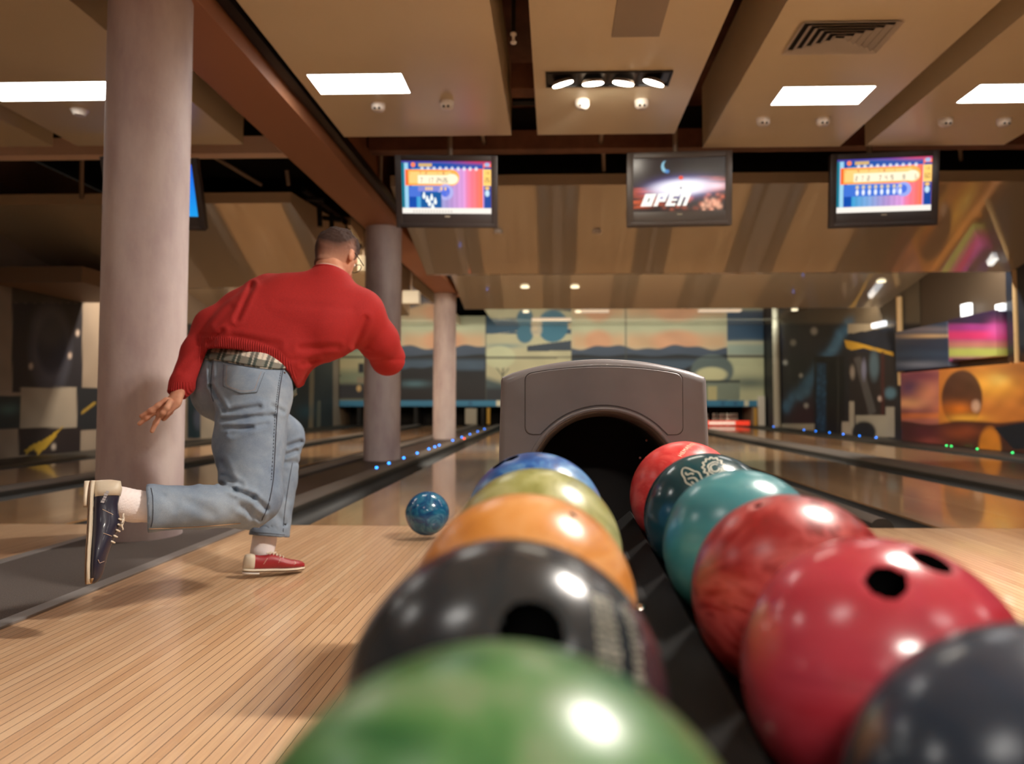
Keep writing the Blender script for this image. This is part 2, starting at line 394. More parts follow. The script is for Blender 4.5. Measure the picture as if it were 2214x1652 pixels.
p.blob(2000, 712, 80, 6, (130, 120, 128), .9); p.blob(2010, 727, 70, 5, (216, 178, 130), .9); p.below(lambda a: 735 - (a - 1945) * .05, 900, (34, 48, 74), 8); p.blob(2000, 765, 70, 8, (60, 78, 104), .8); p.blob(1990, 788, 60, 8, (126, 132, 150), .8)
p.noise(.2, .04, .3, 21)
mural('wall_mural', 'blue cloudy sky picture above the left end of the sunset mural', P, p, (.2, 0, 0))
P = wall_grid(6.14, 10.45, 11.70, 1.33, 1.98, 110, 70); x, y = proj(P); p = Paint(x, y, (150, 60, 120))
p.rect(2000, 2200, 600, 702, (44, 28, 60), 8); p.rect(2000, 2200, 702, 718, (150, 52, 130), 10); p.rect(2000, 2200, 716, 735, (204, 50, 110), 10); p.blob(2155, 715, 20, 20, (214, 90, 170), .8)
p.rect(2000, 2200, 738, 752, (190, 120, 110), 12); p.rect(2000, 2200, 752, 772, (178, 186, 96), 10); p.rect(2060, 2190, 776, 800, (16, 20, 34), 2)
p.noise(.15, .09, .1, 23)
mural('wall_mural', 'magenta and green sky picture between the yellow poles on the right wall', P, p, (.2, 0, 0))
P = wall_grid(6.2, 8.2, 10.3, 1.24, 3.2, 10, 10); x, y = proj(P); p = Paint(x, y, (26, 34, 48)); mural('wall_mural', 'plain dark navy panel right of the yellow poles', P, p, (.2, 0, 0))

# masking mural over the pins
P = face_grid(END, -6.58, 6.28, .58, 3.35, 760, 170); x, y = proj(P); p = Paint(x, y, (196, 188, 158))
def hills(x0, x1):
    def f():
        p.rect(x0, x1, 640, 722, (198, 196, 164), 10); p.rect(x0, x1, 722, 756, (214, 172, 134), 22)
        c = (x0 + x1) / 2; p.ell(c, 738, (x1 - x0) * .24, 24, (220, 158, 122), .5, .9)
        p.below(lambda a: 751 + 4 * np.sin(a / 24) + 2 * np.sin(a / 9), 900, (68, 78, 98), 3)
        p.below(lambda a: 768 + 2 * np.sin(a / 17), 900, (26, 28, 36), 3); p.rect(x0, x1, 778, 800, (78, 96, 118), 9, .8)
        p.below(lambda a: 800 + 8 * np.sin(a / 31) + 3 * np.sin(a / 11), 900, (32, 32, 38), 4); p.blob(x0 + .15 * (x1 - x0), 830, 30, 7, (90, 126, 140), .8)
    return f
p.win(0, 1050, hills(868, 1050)); p.win(1235, 1353, hills(1235, 1353)); p.win(1353, 1572, hills(1353, 1572)); p.win(0, 868, hills(720, 868))
def planet():
    p.rect(1050, 1235, 640, 724, (44, 78, 104), 2); p.poly([(1050, 724), (1120, 716), (1235, 712), (1235, 700), (1200, 700), (1050, 728)], (204, 184, 150)); p.rect(1050, 1235, 722, 900, (196, 186, 152), 3)
    p.ell(1135, 722, 18, 20, (60, 110, 134), .2); p.ell(1195, 706, 33, 34, (58, 116, 142), .1); p.ell(1160, 712, 12, 16, (212, 190, 160), .4, .8)
    p.blob(1090, 748, 40, 5, (120, 142, 146), .8); p.poly([(1140, 748), (1235, 736), (1235, 758), (1140, 760)], (52, 62, 78)); p.ell(1080, 772, 34, 24, (206, 204, 168), .2); p.rect(1050, 1205, 772, 776, (90, 84, 72), 2, .7)
    p.line(1085, 830, 1088, 797, 1.3, (70, 76, 70)); p.line(1086, 812, 1074, 796, 1, (70, 76, 70)); p.line(1087, 812, 1100, 797, 1, (70, 76, 70)); p.below(lambda a: 812 + 22 * np.sin((a - 1040) / 60), 900, (70, 86, 92), 14); p.rect(1050, 1235, 840, 900, (46, 50, 58), 8)
p.win(1050, 1235, planet)
def tree():
    p.rect(690, 795, 640, 900, (176, 178, 146), 2); p.blob(760, 752, 30, 8, (84, 104, 116), .8); p.rect(690, 795, 770, 774, (112, 104, 80), 2); p.rect(690, 795, 776, 812, (190, 178, 140), 6)
    p.rect(690, 795, 800, 830, (120, 132, 112), 16, .8); p.rect(690, 795, 828, 866, (48, 50, 58), 12); p.line(716, 840, 717, 798, 2, (66, 70, 62)); p.line(716, 818, 704, 800, 1.2, (66, 70, 62)); p.line(717, 815, 728, 800, 1.2, (66, 70, 62)); p.line(716, 825, 736, 812, 1.2, (66, 70, 62))
    p.rect(775, 787, 786, 806, (40, 44, 52), 2); p.ell(776, 840, 5, 7, (206, 170, 120), .5); p.rect(772, 790, 815, 828, (150, 130, 110), 3, .8)
p.win(600, 795, tree)
def right():
    p.rect(1572, 1700, 640, 738, (44, 74, 104), 3); p.blob(1620, 742, 50, 6, (190, 186, 160), .9); p.rect(1572, 1700, 745, 768, (160, 172, 160), 8); p.rect(1572, 1700, 768, 771, (56, 56, 56), 1.5); p.rect(1572, 1700, 773, 900, (196, 196, 160), 4)
    p.blob(1620, 828, 60, 14, (96, 108, 100), .9)
p.win(1572, 1800, right)
p.win(1480, 1600, lambda: (p.ell(1540, 802, 46, 36, (96, 108, 108), .15), p.ell(1538, 810, 34, 16, (206, 200, 158), .3), p.rect(1500, 1600, 822, 828, (56, 62, 62), 3), p.rect(1500, 1600, 828, 866, (128, 138, 124), 4), p.rect(1530, 1550, 835, 866, (190, 180, 134), 3)))
p.rect(600, 1800, 771, 774, (36, 36, 40), 1.5, .7); p.rect(1351, 1355, 640, 866, (70, 70, 66), 1, .6); p.rect(1049, 1052, 640, 866, (70, 70, 66), 1, .6)
p.rect(600, 1800, 866, 900, (58, 128, 168), 1.5); p.rect(600, 1800, 877, 900, (40, 92, 124), 3, .6)
for a in (704, 1078, 1614): p.rect(a - 5, a + 5, 866, 878, (226, 220, 196), 2)
for a in (722, 1017, 1563, 1590): p.rect(a - 4, a + 4, 868, 877, (40, 90, 130), 2, .7)
p.noise(.10, .06, .10, 31)
boxed_paint('masking_mural', P, p.c, PM, (0, .25, 0), label='long landscape and planet mural above the pin decks at the far end', cat='mural')
# pit under the mural
pb = thing('pin_pit', 'black opening of the pin decks under the far mural', 'pin pit', (0, END + .6, -.16))
b = newbm(); box(b, LW + .12, RW - .12, 23.6, 23.7, -.16, .57); obj('back_curtain', b, M['dark'], pb)
b = newbm(); box(b, LW + .12, RW - .12, END + .01, 23.6, -.16, -.001); obj('pit_floor', b, M['dark'], pb)
for xk in (-5.98, -4.24, -2.62, -2.2, -1.48, -.05, 1.75, 3.68, 5.98):
    b = newbm(); box(b, xk - .05, xk + .05, END + .02, 23.6, 0, .57); obj('partition', b, M['wallbeige'] if xk > 3 else M['dark'], pb)
b = newbm(); box(b, -2.68, -2.34, END - .4, END - .1, .05, .53, .02)
obj('equipment_box', b, mat('grey_box', (150, 142, 128), .5), label='pale grey cabinet standing at the far end beside the distant round column', cat='cabinet')
for px, z1, c, lab in ((1056, .55, (176, 134, 50), 'narrow yellow upright standing for a reflection left of the ball return hood at the pin deck'), (1634, .55, (186, 140, 56), 'narrow yellow post at the right end of the pin decks')):
    w = W(px, 900, END - .05); b = newbm(); cyl(b, (w.x, w.y, .051 if w.x < 0 else .021), (w.x, w.y, z1), .055); obj('post', b, mat('yellow_post', c, .5), smooth='auto', label=lab, cat='post')  # the left one takes the place of a yellow reflection
w = W(1646, 900, END - .1); b = newbm(); box(b, w.x - .09, w.x + .09, w.y - .1, w.y + .1, .021, .9, .01); obj('pillar', b, M['white'], label='short cream pillar beside the yellow post at the right pin deck', cat='pillar')
# sweep bar
b = newbm(); box(b, 4.45, 5.84, END + .02, END + .08, .02, .16, .01)
sb = obj('sweep_bar', b, mat('red_bar', (214, 52, 40), .4, emit=(.8, .05, .02), es=.5), label='red and white sweep bar in front of the standing pins', cat='bar')  # slight glow put into the red to brighten the bar, no lamp
b = newbm(); box(b, 4.62, 5.4, END + .0, END + .03, .05, .13, .005); obj('white_band', b, mat('white_band', (240, 224, 204), .4, emit=(1, .85, .7), es=.35), sb, label='white band across the bar')  # brightness of the band put in as emission
# bowling pins
prof = [(.0, 0), (.026, 0), (.03, .01), (.045, .05), (.0605, .114), (.054, .17), (.035, .225), (.0235, .256), (.0225, .275), (.029, .31), (.0325, .335), (.028, .362), (.016, .378), (0, .381)]
pw = mat('pin_white', (236, 228, 212), .3, coat=.5); pr = mat('pin_stripe', (190, 30, 30), .4)
pin0 = None
for r in range(4):
    for k in range(r + 1):
        X = 4.68 + .527 + (k - r / 2) * .305; Y = END + .15 + r * .264
        if pin0 is None:
            pin0 = thing('bowling_pin', 'white bowling pin standing on the right pin deck', 'bowling pin', (X, Y, 0), 'bowling pins on the far right deck')
            b = newbm(); lathe(b, prof, (X, Y, 0), seg=20); obj('pin_body', b, pw, pin0, True)
            b = newbm(); lathe(b, [(.0265, .262), (.0245, .27), (.0262, .288)], (X, Y, 0), seg=20); obj('neck_stripe', b, pr, pin0, True)
        else: dup(pin0, (X, Y, 0))
# lanes with gutters
def lane(x0, x1, label):
    t = thing('bowling_lane', label, 'bowling lane', ((x0 + x1) / 2, FOUL, 0))
    b = newbm(); box(b, x0, x1, FOUL + .003, END, -.15, 0); obj('lane_surface', b, M['lane'], t)
    for s, e in ((-1, x0), (1, x1)):
        b = newbm(); pr_ = [(e + s * (.125 - .125 * math.cos(a)), -.012 - .085 * math.sin(a)) for a in np.linspace(0, math.pi, 13)]
        A = [b.verts.new((u, FOUL + .003, v)) for u, v in pr_]; B = [b.verts.new((u, END, v)) for u, v in pr_]
        for i in range(12): b.faces.new((A[i], A[i + 1], B[i + 1], B[i]))
        # end plate at the foul line
        b.faces.new(A)
        obj('gutter', b, M['gutter'], t, True)
lane(-1.36, -.31, 'wooden bowling lane the thrown blue ball is rolling onto')
lane(.40, 1.45, 'wooden bowling lane directly behind the ball return hood')
lane(2.08, 3.22, 'wooden bowling lane right of the rack with orange mural reflections')
lane(4.12, 5.27, 'wooden bowling lane nearest the murals on the right wall')
lane(-3.80, -2.74, 'wooden bowling lane just left of the row of round columns')
lane(-5.6, -4.5, 'wooden bowling lane nearest the dark pictures on the left wall')
def divider(x0, x1, label, m=None, h=.05, y0=FOUL + .003):
    t = thing('lane_divider', label, 'lane divider', ((x0 + x1) / 2, FOUL, -.15))
    b = newbm(); w = x1 - x0; r = min(.06, w * .45)
    pts = [(x0, -.15), (x0, h - r)] + [(x0 + r - r * math.cos(a), h - r + r * math.sin(a)) for a in np.linspace(0, math.pi / 2, 6)] + [(x1 - r + r * math.sin(a), h - r + r * math.cos(a)) for a in np.linspace(0, math.pi / 2, 6)] + [(x1, h - r), (x1, -.15)]
    prism(b, pts, y0, END); o = obj('cap', b, [m or M['cap'], M['gutter']], t, 'auto')
    for f in o.data.polygons:
        if f.normal.z < .55: f.material_index = 1
    return t
divider(-.06, .15, 'grey divider cap between the two middle lanes')
divider(1.70, 1.83, 'grey divider cap between the middle lane and the right lane')
divider(3.47, 3.87, 'wide grey divider cap between the two right lanes')
divider(5.52, 6.3, 'dark ledge along the foot of the right wall murals', M['gutter'], .02)
divider(-1.80, -1.61, 'grey divider cap carrying the row of blue lights')
divider(-2.49, -2.30, 'grey divider cap left of the round columns')
divider(-4.25, -4.05, 'grey divider cap between the two left lanes')
divider(-6.6, -5.85, 'dark ledge along the foot of the left wall pictures', M['gutter'], .02)
b = newbm(); box(b, -2.30, -1.80, FOUL + .003, END, -.15, .0); obj('column_plinth', b, M['capdark'], label='dark brown strip the round columns stand on beyond the foul line', cat='floor strip')
# carpet runner
ct = thing('carpet_runner', 'dark grey carpet strip with metal edges under the big column', 'carpet', (-2.0, -1, 0))
b = newbm(); box(b, -2.31, -1.70, -6, FOUL, 0.0, .006); obj('carpet_pile', b, M['carpet'], ct)
for a in (-2.36, -1.70):
    b = newbm(); box(b, a, a + .056, -6, FOUL, 0, .009, .002); obj('edge_strip', b, M['alu'], ct)
# columns
def column(x, y, r, z1, label):
    b = newbm(); cyl(b, (x, y, 0), (x, y, z1), r, seg=72); o = obj('column', b, M['column'], smooth='auto', label=label, cat='column')
    return o
column(-2.105, 3.72, .199, 3.6, 'big pinkish concrete column behind the bowler')
column(-2.07, 8.82, .215, 2.79, 'round column in the middle distance, at the bowler\'s right elbow')
column(-2.12, 14.15, .215, 2.79, 'small distant round column left of the ball return hood')
# small skirting at foot of the big column
# LEDs
def led(p, m, lab, grp):
    b = newbm(); bmesh.ops.create_uvsphere(b, u_segments=12, v_segments=8, radius=.013)
    for v in b.verts: v.co = Vector((v.co.x, v.co.y * 1.2, v.co.z * .7)) + p
    return obj('gutter_light', b, M[m], smooth=True, label=lab, cat='light', group=grp)
first = None
for yy in (7.1, 7.63, 8.38, 9.2, 10.05, 10.55, 10.95, 12.4, 13.6, 14.9, 16.4, 18):
    l = 'tiny blue light on the grey divider cap beside the columns'
    if first is None: first = led(Vector((-1.715, yy, .058)), 'led_blue', l, 'blue lights along the divider beside the columns')
    else: c = first.copy(); c.location = (first.location.x, yy, first.location.z); COL.objects.link(c)
led(Vector((-1.62, 13.2, .05)), 'led_red', 'single tiny red light on the divider cap beyond the column', None)
first = None
for px in (1667, 1731, 1756, 1785, 1814, 1848, 1883):
    q = Vector((6.05, 6.05 * 1600 / (px - 1200), .035))
    if first is None: first = led(q, 'led_blue', 'tiny blue light on the ledge under the dark space picture', 'blue lights under the right wall')
    else: c = first.copy(); c.location = (first.location.x, q.y, first.location.z); COL.objects.link(c)
first = None
for px in (2030, 2040, 2094, 2167):
    q = Vector((5.95, 5.95 * 1600 / (px - 1200), .035))
    if first is None: first = led(q, 'led_green', 'tiny green light on the ledge under the sunset mural', 'green lights under the sunset mural')
    else: c = first.copy(); c.location = (first.location.x, q.y, first.location.z); COL.objects.link(c)

# ------------------------------------------------------------------ ceiling
HP = 2.90
def panel(poly, label, z=HP, th=.54, m=None, p_edge=0):
    b = newbm(); prism(b, poly, z, z + th, 'z'); return obj('ceiling_panel', b, m or M['panel'], label=label, cat='ceiling panel')
panel([(-1.76, -5.9), (-.36, -5.9), (-.36, 6.05), (-1.76, 6.05)], 'beige hanging ceiling panel above the left screen, with one lit square')
panel([(-.143, -5.9), (.99, -5.9), (.99, 6.05), (-.143, 6.05)], 'beige hanging ceiling panel holding the row of four downlights')
panel([(1.29, -5.9), (2.47, -5.9), (2.47, 6.4), (1.29, 6.4)], 'beige hanging ceiling panel with the square air vent')
panel([(2.69, -5.9), (3.87, -5.9), (3.87, 6.4), (2.69, 6.4)], 'beige hanging ceiling panel at the upper right corner')
panel([(4.1, -5.9), (5.3, -5.9), (5.3, 6.4), (4.1, 6.4)], 'beige hanging ceiling panel, last one towards the right wall')
panel([(-4.13, -5.9), (-2.68, -5.9), (-2.68, 6.2), (-4.13, 6.2)], 'beige hanging ceiling panel behind the big column, with the smoke detector')
panel([(-5.8, -5.9), (-4.35, -5.9), (-4.35, 6.2), (-5.8, 6.2)], 'beige hanging ceiling panel at the far left edge')
# brown duct along the columns
b = newbm(); box(b, -2.30, -1.88, -5.9, 14.6, 2.79, 3.6); obj('ceiling_beam', b, M['beampaint'], label='big brown beam running over the row of columns', cat='beam')
b = newbm()
for xa in (-2.36, -1.82): box(b, xa - .035, xa + .035, -5.9, 14.4, 2.88, 2.96)  # black strips stand for the dark gaps beside the beam
obj('gap_strip', b, M['blackmet'], label='black strips standing for the dark gaps along both sides of the big brown beam', cat='dark strip')
# wall-to-wall beam in front of the dark void
b = newbm(); box(b, -6.6, -2.4, 7.0, 7.15, 3.10, 3.27); obj('ceiling_beam', b, M['beamlit'], label='pinkish wooden beam crossing left of the big column', cat='beam')
b = newbm(); box(b, -1.8, 6.3, 7.0, 7.15, 3.115, 3.30); obj('ceiling_beam', b, M['brown'], label='brown cross beam behind the hanging ceiling panels', cat='beam')
for Y, z0, z1, lb in ((5.6, 3.1, 3.30, 'brown cross beam seen through the gap between the two middle ceiling panels'), (3.5, 3.2, 3.4, 'brown cross beam above the panels, nearer the camera')):
    b = newbm(); box(b, -.34, -.16, Y, Y + .18, z0, z1); obj('ceiling_beam', b, M['brown'], label=lb, cat='beam')
b = newbm(); cyl(b, (-.34, 5.9, 3.12), (-.16, 5.9, 3.12), .03); 
obj('ceiling_pipe', b, M['blackmet'], label='thin black pipe crossing the gap between the two middle ceiling panels', cat='pipe', smooth='auto')
q = W(1110, 72, 4.45); b = newbm(); cyl(b, (q.x, q.y, q.z), (q.x, q.y, 3.62), .014)
sp = obj('sprinkler', b, M['blackmet'], smooth='auto', label='sprinkler on a black pipe hanging between two ceiling panels', cat='sprinkler')
b = newbm(); lathe(b, [(0, -.066), (.018, -.064), (.02, -.056), (.01, -.05), (.009, -.02), (.02, -.012), (.02, 0), (0, 0)], (q.x, q.y, q.z), seg=16); obj('sprinkler_head', b, M['white'], sp, True)
# stepped glossy ceiling over the lanes
def baffle(x0, x1, prof, label):
    b = newbm(); prism(b, prof, x0, x1, 'x')
    o = obj('lane_ceiling', b, [M['foil'], M['fascia']], label=label, cat='ceiling panel')
    for f in o.data.polygons:
        f.material_index = 0 if f.normal.z < -.3 else 1
    return o
P1 = [(7.87, 3.02), (10.15, 2.46), (10.2, 2.46), (10.2, 3.3), (7.87, 3.14)]
P2 = [(10.25, 3.30), (14.45, 2.53), (14.5, 2.53), (14.5, 3.4), (10.25, 3.42)]
P3 = [(14.55, 3.03), (22.38, 3.03), (22.38, 3.3), (14.55, 3.3)]
for x0, x1, sd in ((-1.78, 6.3, 'over the middle and right lanes'), (-6.6, -2.87, 'over the left lanes')):
    for pf, nm in ((P1, 'nearest glossy beige sloping ceiling section '), (P2, 'second glossy beige sloping ceiling section '), (P3, 'farthest flat glossy ceiling section ')):
        dz = 0 if x0 > -3 else {7.87: -.17, 10.25: -.12, 14.55: 0}[pf[0][0]]
        baffle(x0, x1, [(a_, z_ + dz) for a_, z_ in pf], nm + sd)
# hanger rods in the void
for a, bq, lab in (((178, 300, 7.3), (176, 428, 7.86), 'thin rod in the dark gap left of the big column'), ((440, 325, 7.3), (565, 400, 7.86), 'long slanting rod in the dark gap right of the big column'), ((620, 368, 7.8), (624, 402, 7.86), 'short rod at the end of the left lane ceiling'),
    ((1038, 270, 6.5), (1050, 322, 7.2), 'short slanting rod above the left screen'), ((1303, 270, 6.5), (1297, 320, 7.2), 'short slanting rod left of the middle screen'), ((1304, 320, 7.5), (1306, 368, 7.86), 'thin rod in the dark gap left of the middle screen'), ((824, 330, 7.6), (822, 395, 7.86), 'thin rod in the dark gap left of the left screen'), ((2076, 320, 7.5), (2078, 345, 7.86), 'short rod right of the right screen')):
    b = newbm(); cyl(b, W(*a), W(*bq), .022); obj('hanger_rod', b, M['greymet'], smooth='auto', label=lab, cat='rod')
# truss bits between the two ceiling fields
tr = thing('ceiling_truss', 'black metal truss behind the bowler\'s head beside the brown beam', 'truss', (-2.6, 8, 2.7))
for a, bq in (((655, 410, 8.3), (775, 500, 11)), ((690, 445, 8.3), (692, 490, 8.3)), ((716, 460, 9), (718, 505, 9)), ((745, 475, 10), (748, 512, 10)), ((660, 430, 8.3), (700, 432, 8.3)), ((690, 470, 9), (740, 476, 9)), ((690, 490, 9), (780, 535, 11))):
    b = newbm(); cyl(b, W(*a), W(*bq), .03, seg=8); obj('truss_bar', b, M['blackmet'], tr)
for (x0, y0, x1, y1, Y, lab) in ((870, 628, 905, 656, 12.5, 'small white box hanging right of the middle column'), (774, 553, 791, 586, 10.5, 'small white box hanging left of the middle column')):
    a = W(x0, y0, Y); c = W(x1, y1, Y); b = newbm(); box(b, a.x, c.x, Y, Y + .2, c.z, a.z, .01); wb = obj('white_box', b, mat('white_box', (216, 212, 196), .5), label=lab, cat='box'); b = newbm(); cyl(b, ((a.x + c.x) / 2, Y + .1, a.z), ((a.x + c.x) / 2, Y + .1, 3.9), .012); obj('hanging_rod', b, M['greymet'], wb)
# poles on the right
pc = mat('yellow_pole', (206, 172, 122), .45)
for px, Xw, zb, zt, r, lab in ((1675, 6.2, .021, 3.05, .10, 'pale grey pole left of the dark space picture'), (1938, 6.22, 1.0, 2.6, .055, 'tan pole standing at the left end of the sunset mural'), (2186, 6.22, 1.0, 2.47, .05, 'thick tan pole rising behind the sunset mural near the right edge'), (2171, 6.24, 1.0, 2.5, .022, 'thin tan pole beside the thick one near the right edge')):
    Y = Xw * 1600 / (px - 1200); b = newbm(); cyl(b, (Xw, Y, zb), (Xw, Y, zt), r); obj('pole', b, pc if px > 1700 else mat('grey_pole', (176, 168, 150), .5), smooth='auto', label=lab, cat='pole')
# bright fixtures high on the right wall
for px, py, w, h, lab in ((2084, 671, .10, .16, 'square bright wall light above the magenta picture'), (2159, 665, .09, .08, 'small bright wall light beside the tan poles'), (1896, 702, .26, .08, 'bright wall light above the far end of the right wall')):
    q = onx(px, py, 6.18); b = newbm(); box(b, 6.18, 6.26, q.y - w, q.y + w, q.z - h / 1.6, q.z + h / 1.6, .01); o = obj('wall_light', b, mat('wall_light', (255, 255, 255), emit=(.85, .93, 1), es=.8), label=lab, cat='light')
# soffit on the left
b = newbm(); a = W(0, 560, 9.2); box(b, LW + .13, -5.5, 8.4, 10.1, 2.08, 2.27); obj('soffit', b, mat('soffit_paint', (120, 92, 66), .6), label='brown boxed soffit above the dark ring picture at the left wall', cat='soffit')

# ------------------------------------------------------------------ lights
def light_square(x, y, label, sx=.64, sy=.31, z=HP, grp=None):
    t = thing('ceiling_light', label, 'ceiling light', (x, y, z), grp)
    b = newbm(); box(b, x - sx / 2, x + sx / 2, y - sy / 2, y + sy / 2, z - .006, z - .001); obj('diffuser', b, M['diffuser'], t)
    b = newbm(); o = .008
    for a in ((x - sx / 2 - o, x - sx / 2, y - sy / 2 - o, y + sy / 2 + o), (x + sx / 2, x + sx / 2 + o, y - sy / 2 - o, y + sy / 2 + o), (x - sx / 2, x + sx / 2, y - sy / 2 - o, y - sy / 2), (x - sx / 2, x + sx / 2, y + sy / 2, y + sy / 2 + o)): box(b, *a, z - .008, z)
    obj('light_frame', b, M['white'], t)
    return t
light_square(-1.355, 5.02, 'bright rectangular ceiling light above the left screen')
light_square(1.93, 5.31, 'bright rectangular ceiling light in front of the air vent')
light_square(3.29, 5.31, 'bright rectangular ceiling light at the upper right edge')
light_square(-3.57, 5.08, 'bright rectangular ceiling light left of the big column', .98, .30)
light_square(-5.07, 5.08, 'rectangular ceiling light of the far left panel, cut off by the picture edge', .66, .30)
for k, (x, ys) in enumerate(((-1.355, (.2, -3.8)), (1.93, (-.6, -3.4)), (3.29, (-1.4,)), (-3.4, (1.9,)), (4.7, (5.31, 1.2)))):
    for y in ys:
        light_square(x, y, 'rectangular ceiling light, one of those above and behind the camera', grp='ceiling lights behind the camera')
def lamps(x, y, label, watts=LAMP_W, aim=None, cone=115):
    t = thing('downlight_row', label, 'downlight', (x, y, HP))
    w, h = .83, .20
    b = newbm(); box(b, x - w / 2, x + w / 2, y - h / 2, y + h / 2, HP - .004, HP + .0); obj('recess', b, M['black'], t)
    b = newbm(); o = .012
    for a in ((x - w / 2 - o, x - w / 2, y - h / 2 - o, y + h / 2 + o), (x + w / 2, x + w / 2 + o, y - h / 2 - o, y + h / 2 + o), (x - w / 2, x + w / 2, y - h / 2 - o, y - h / 2), (x - w / 2, x + w / 2, y + h / 2, y + h / 2 + o), (x - .008, x + .008, y - h / 2, y + h / 2), (x - w / 4 - .008, x - w / 4 + .008, y - h / 2, y + h / 2), (x + w / 4 - .008, x + w / 4 + .008, y - h / 2, y + h / 2)): box(b, *a, HP - .014, HP)
    obj('trim_frame', b, M['blackmet'], t)
    for k in range(4):
        cx = x + (k - 1.5) * w / 4; tilt = Matrix.Rotation(math.radians((-16, -4, 10, 18)[k]), 3, 'Y') @ Matrix.Rotation(math.radians(14), 3, 'X')
        b = newbm(); c = Vector((cx, y + .01, HP - .03)); n = tilt @ Vector((0, 0, -1))
        cyl(b, c - n * .02, c + n * .003, .066, .078, 28); hd = obj('lamp_head', b, M['greymet'], t, 'auto')
        b = newbm(); cyl(b, c + n * .004, c + n * .007, .07, .07, 28); obj('lamp_face', b, M['lampface'], hd)
        ld = bpy.data.lights.new('spot', 'SPOT'); ld.energy = watts; ld.color = WARM; ld.spot_size = math.radians(cone); ld.spot_blend = .8; ld.shadow_soft_size = .06
        lo = bpy.data.objects.new('lamp_beam', ld); COL.objects.link(lo); lo.parent = t; lo.location = c + n * .02 - t.location
        lo.rotation_mode = 'QUATERNION'; dv = Vector(aim[k]) if aim else n; lo.rotation_quaternion = Vector((0, 0, -1)).rotation_difference(dv.normalized())
lamps(.367, 4.99, 'row of four tilted downlights in the middle ceiling panel', aim=((-2.0, -1.7, -2.0), (-1.7, -.4, -2), (-1.1, 1.9, -1), (1.0, .6, -1)), cone=66)
lamps(1.62, 2.1, 'row of four downlights above the right side of the ball rack, above the picture', LAMP_W * 1.1, aim=((-1, -.25, -1), (-.5, .1, -1), (-.2, -.3, -1), (.3, 0, -1)))
lamps(.367, -2.2, 'row of four downlights behind the camera', LAMP_W * .6)
# added, unseen fill lights that brighten the far mural and the lanes
def area(name, loc, d, sx, sy, e, col=(1, .9, .74)):
    ld = bpy.data.lights.new(name, 'AREA'); ld.shape = 'RECTANGLE'; ld.size = sx; ld.size_y = sy; ld.energy = e; ld.color = col
    o = bpy.data.objects.new(name, ld); COL.objects.link(o); o.location = loc; o.rotation_mode = 'QUATERNION'; o.rotation_quaternion = Vector((0, 0, -1)).rotation_difference(Vector(d).normalized()); return o
area('mask_fill', (0, 20.6, 2.95), (0, 1.0, -.75), 12.2, .12, 62, (.95, 1, .86))
area('baffle_fill', (2.2, 10.45, 2.9), (0, .25, -1), 8, .1, 170, (1, .93, .8))
area('baffle_fill', (2.2, 14.7, 2.9), (0, .2, -1), 8, .1, 90, (1, .82, .62))
area('baffle_fill', (-4.7, 10.45, 2.9), (0, .2, -1), 3.4, .1, 110, (1, .82, .62))
area('baffle_fill', (-4.7, 14.7, 2.9), (0, .2, -1), 3.4, .1, 70, (1, .82, .62))
# glowing strips and spots
stp = mat('dim_strip', (220, 190, 150), emit=(1, .8, .58), es=.4)
for x0, x1, y0, lab in ((1258, 1317, 672, 'short glowing strip in the far ceiling above the hood'), (1513, 1603, 671, 'longer glowing strip in the far ceiling right of the hood'), (1150, 1235, 690, 'faint glowing strip in the far ceiling left of the hood')):
    a = onz(x0, y0, 3.02); c = onz(x1, y0, 3.02); b = newbm(); box(b, a.x, c.x, a.y, a.y + .25, 3.0, 3.029); obj('strip_light', b, stp, label=lab, cat='light')
spm = mat('spot_glow', (240, 220, 170), emit=(1, .88, .6), es=.9)
for px, py, sec, lab in ((1135, 620, 2, 'left one of two small spots in the second ceiling section'), (1243, 620, 2, 'small spot above the hood in the second ceiling section'), (1905, 608, 2, 'small spot left of the tan pole in the second ceiling section'), (2010, 603, 2, 'small spot right of the tan pole in the second ceiling section'), (1718, 670, 3, 'small spot above the dark space picture'), (1836, 670, 3, 'small spot above the yellow streak picture'), (1137, 674, 3, 'faint small spot above the far planet mural'), (1250, 674, 3, 'faint small spot beside the short glowing strip')):
    if sec == 3: q = onz(px, py, 3.02)
    else:
        d = ray(px, py); s_ = -(3.30 - 2.53) / 4.2; t_ = (3.30 - CAM.z - s_ * 10.25) / (d.z - s_ * d.y); q = CAM + d * t_
    b = newbm(); cyl(b, q + Vector((0, 0, -.02)), q + Vector((0, 0, .01)), .075, seg=20); obj('ceiling_spot', b, spm, label=lab, cat='light', smooth='auto')
# little white ceiling devices
def pod(px, py, lab, z=HP):
    q = onz(px, py - 8, z); t = thing('motion_sensor', lab, 'sensor', q)
    b = newbm(); lathe(b, [(0, -.06), (.035, -.058), (.05, -.04), (.053, -.01), (.053, 0)], q, seg=24); obj('sensor_body', b, M['white'], t, True)
    b = newbm()
    for s in (-.016, .016): cyl(b, q + Vector((s, -.042, -.052)), q + Vector((s, -.034, -.04)), .009, seg=10)
    obj('sensor_eye', b, M['black'], t)
for px, py, lab in ((818, 232, 'white ceiling device under the left lit square, left one'), (966, 228, 'white ceiling device under the left lit square, right one'), (1259, 226, 'white ceiling device under the downlights, left one'), (1387, 226, 'white ceiling device under the downlights, right one'),
    (1650, 264, 'white ceiling device left under the vent panel light'), (1779, 264, 'white ceiling device right under the vent panel light'), (2044, 265, 'white ceiling device left under the corner light'), (2170, 265, 'white ceiling device right under the corner light')):
    pod(px, py, lab)
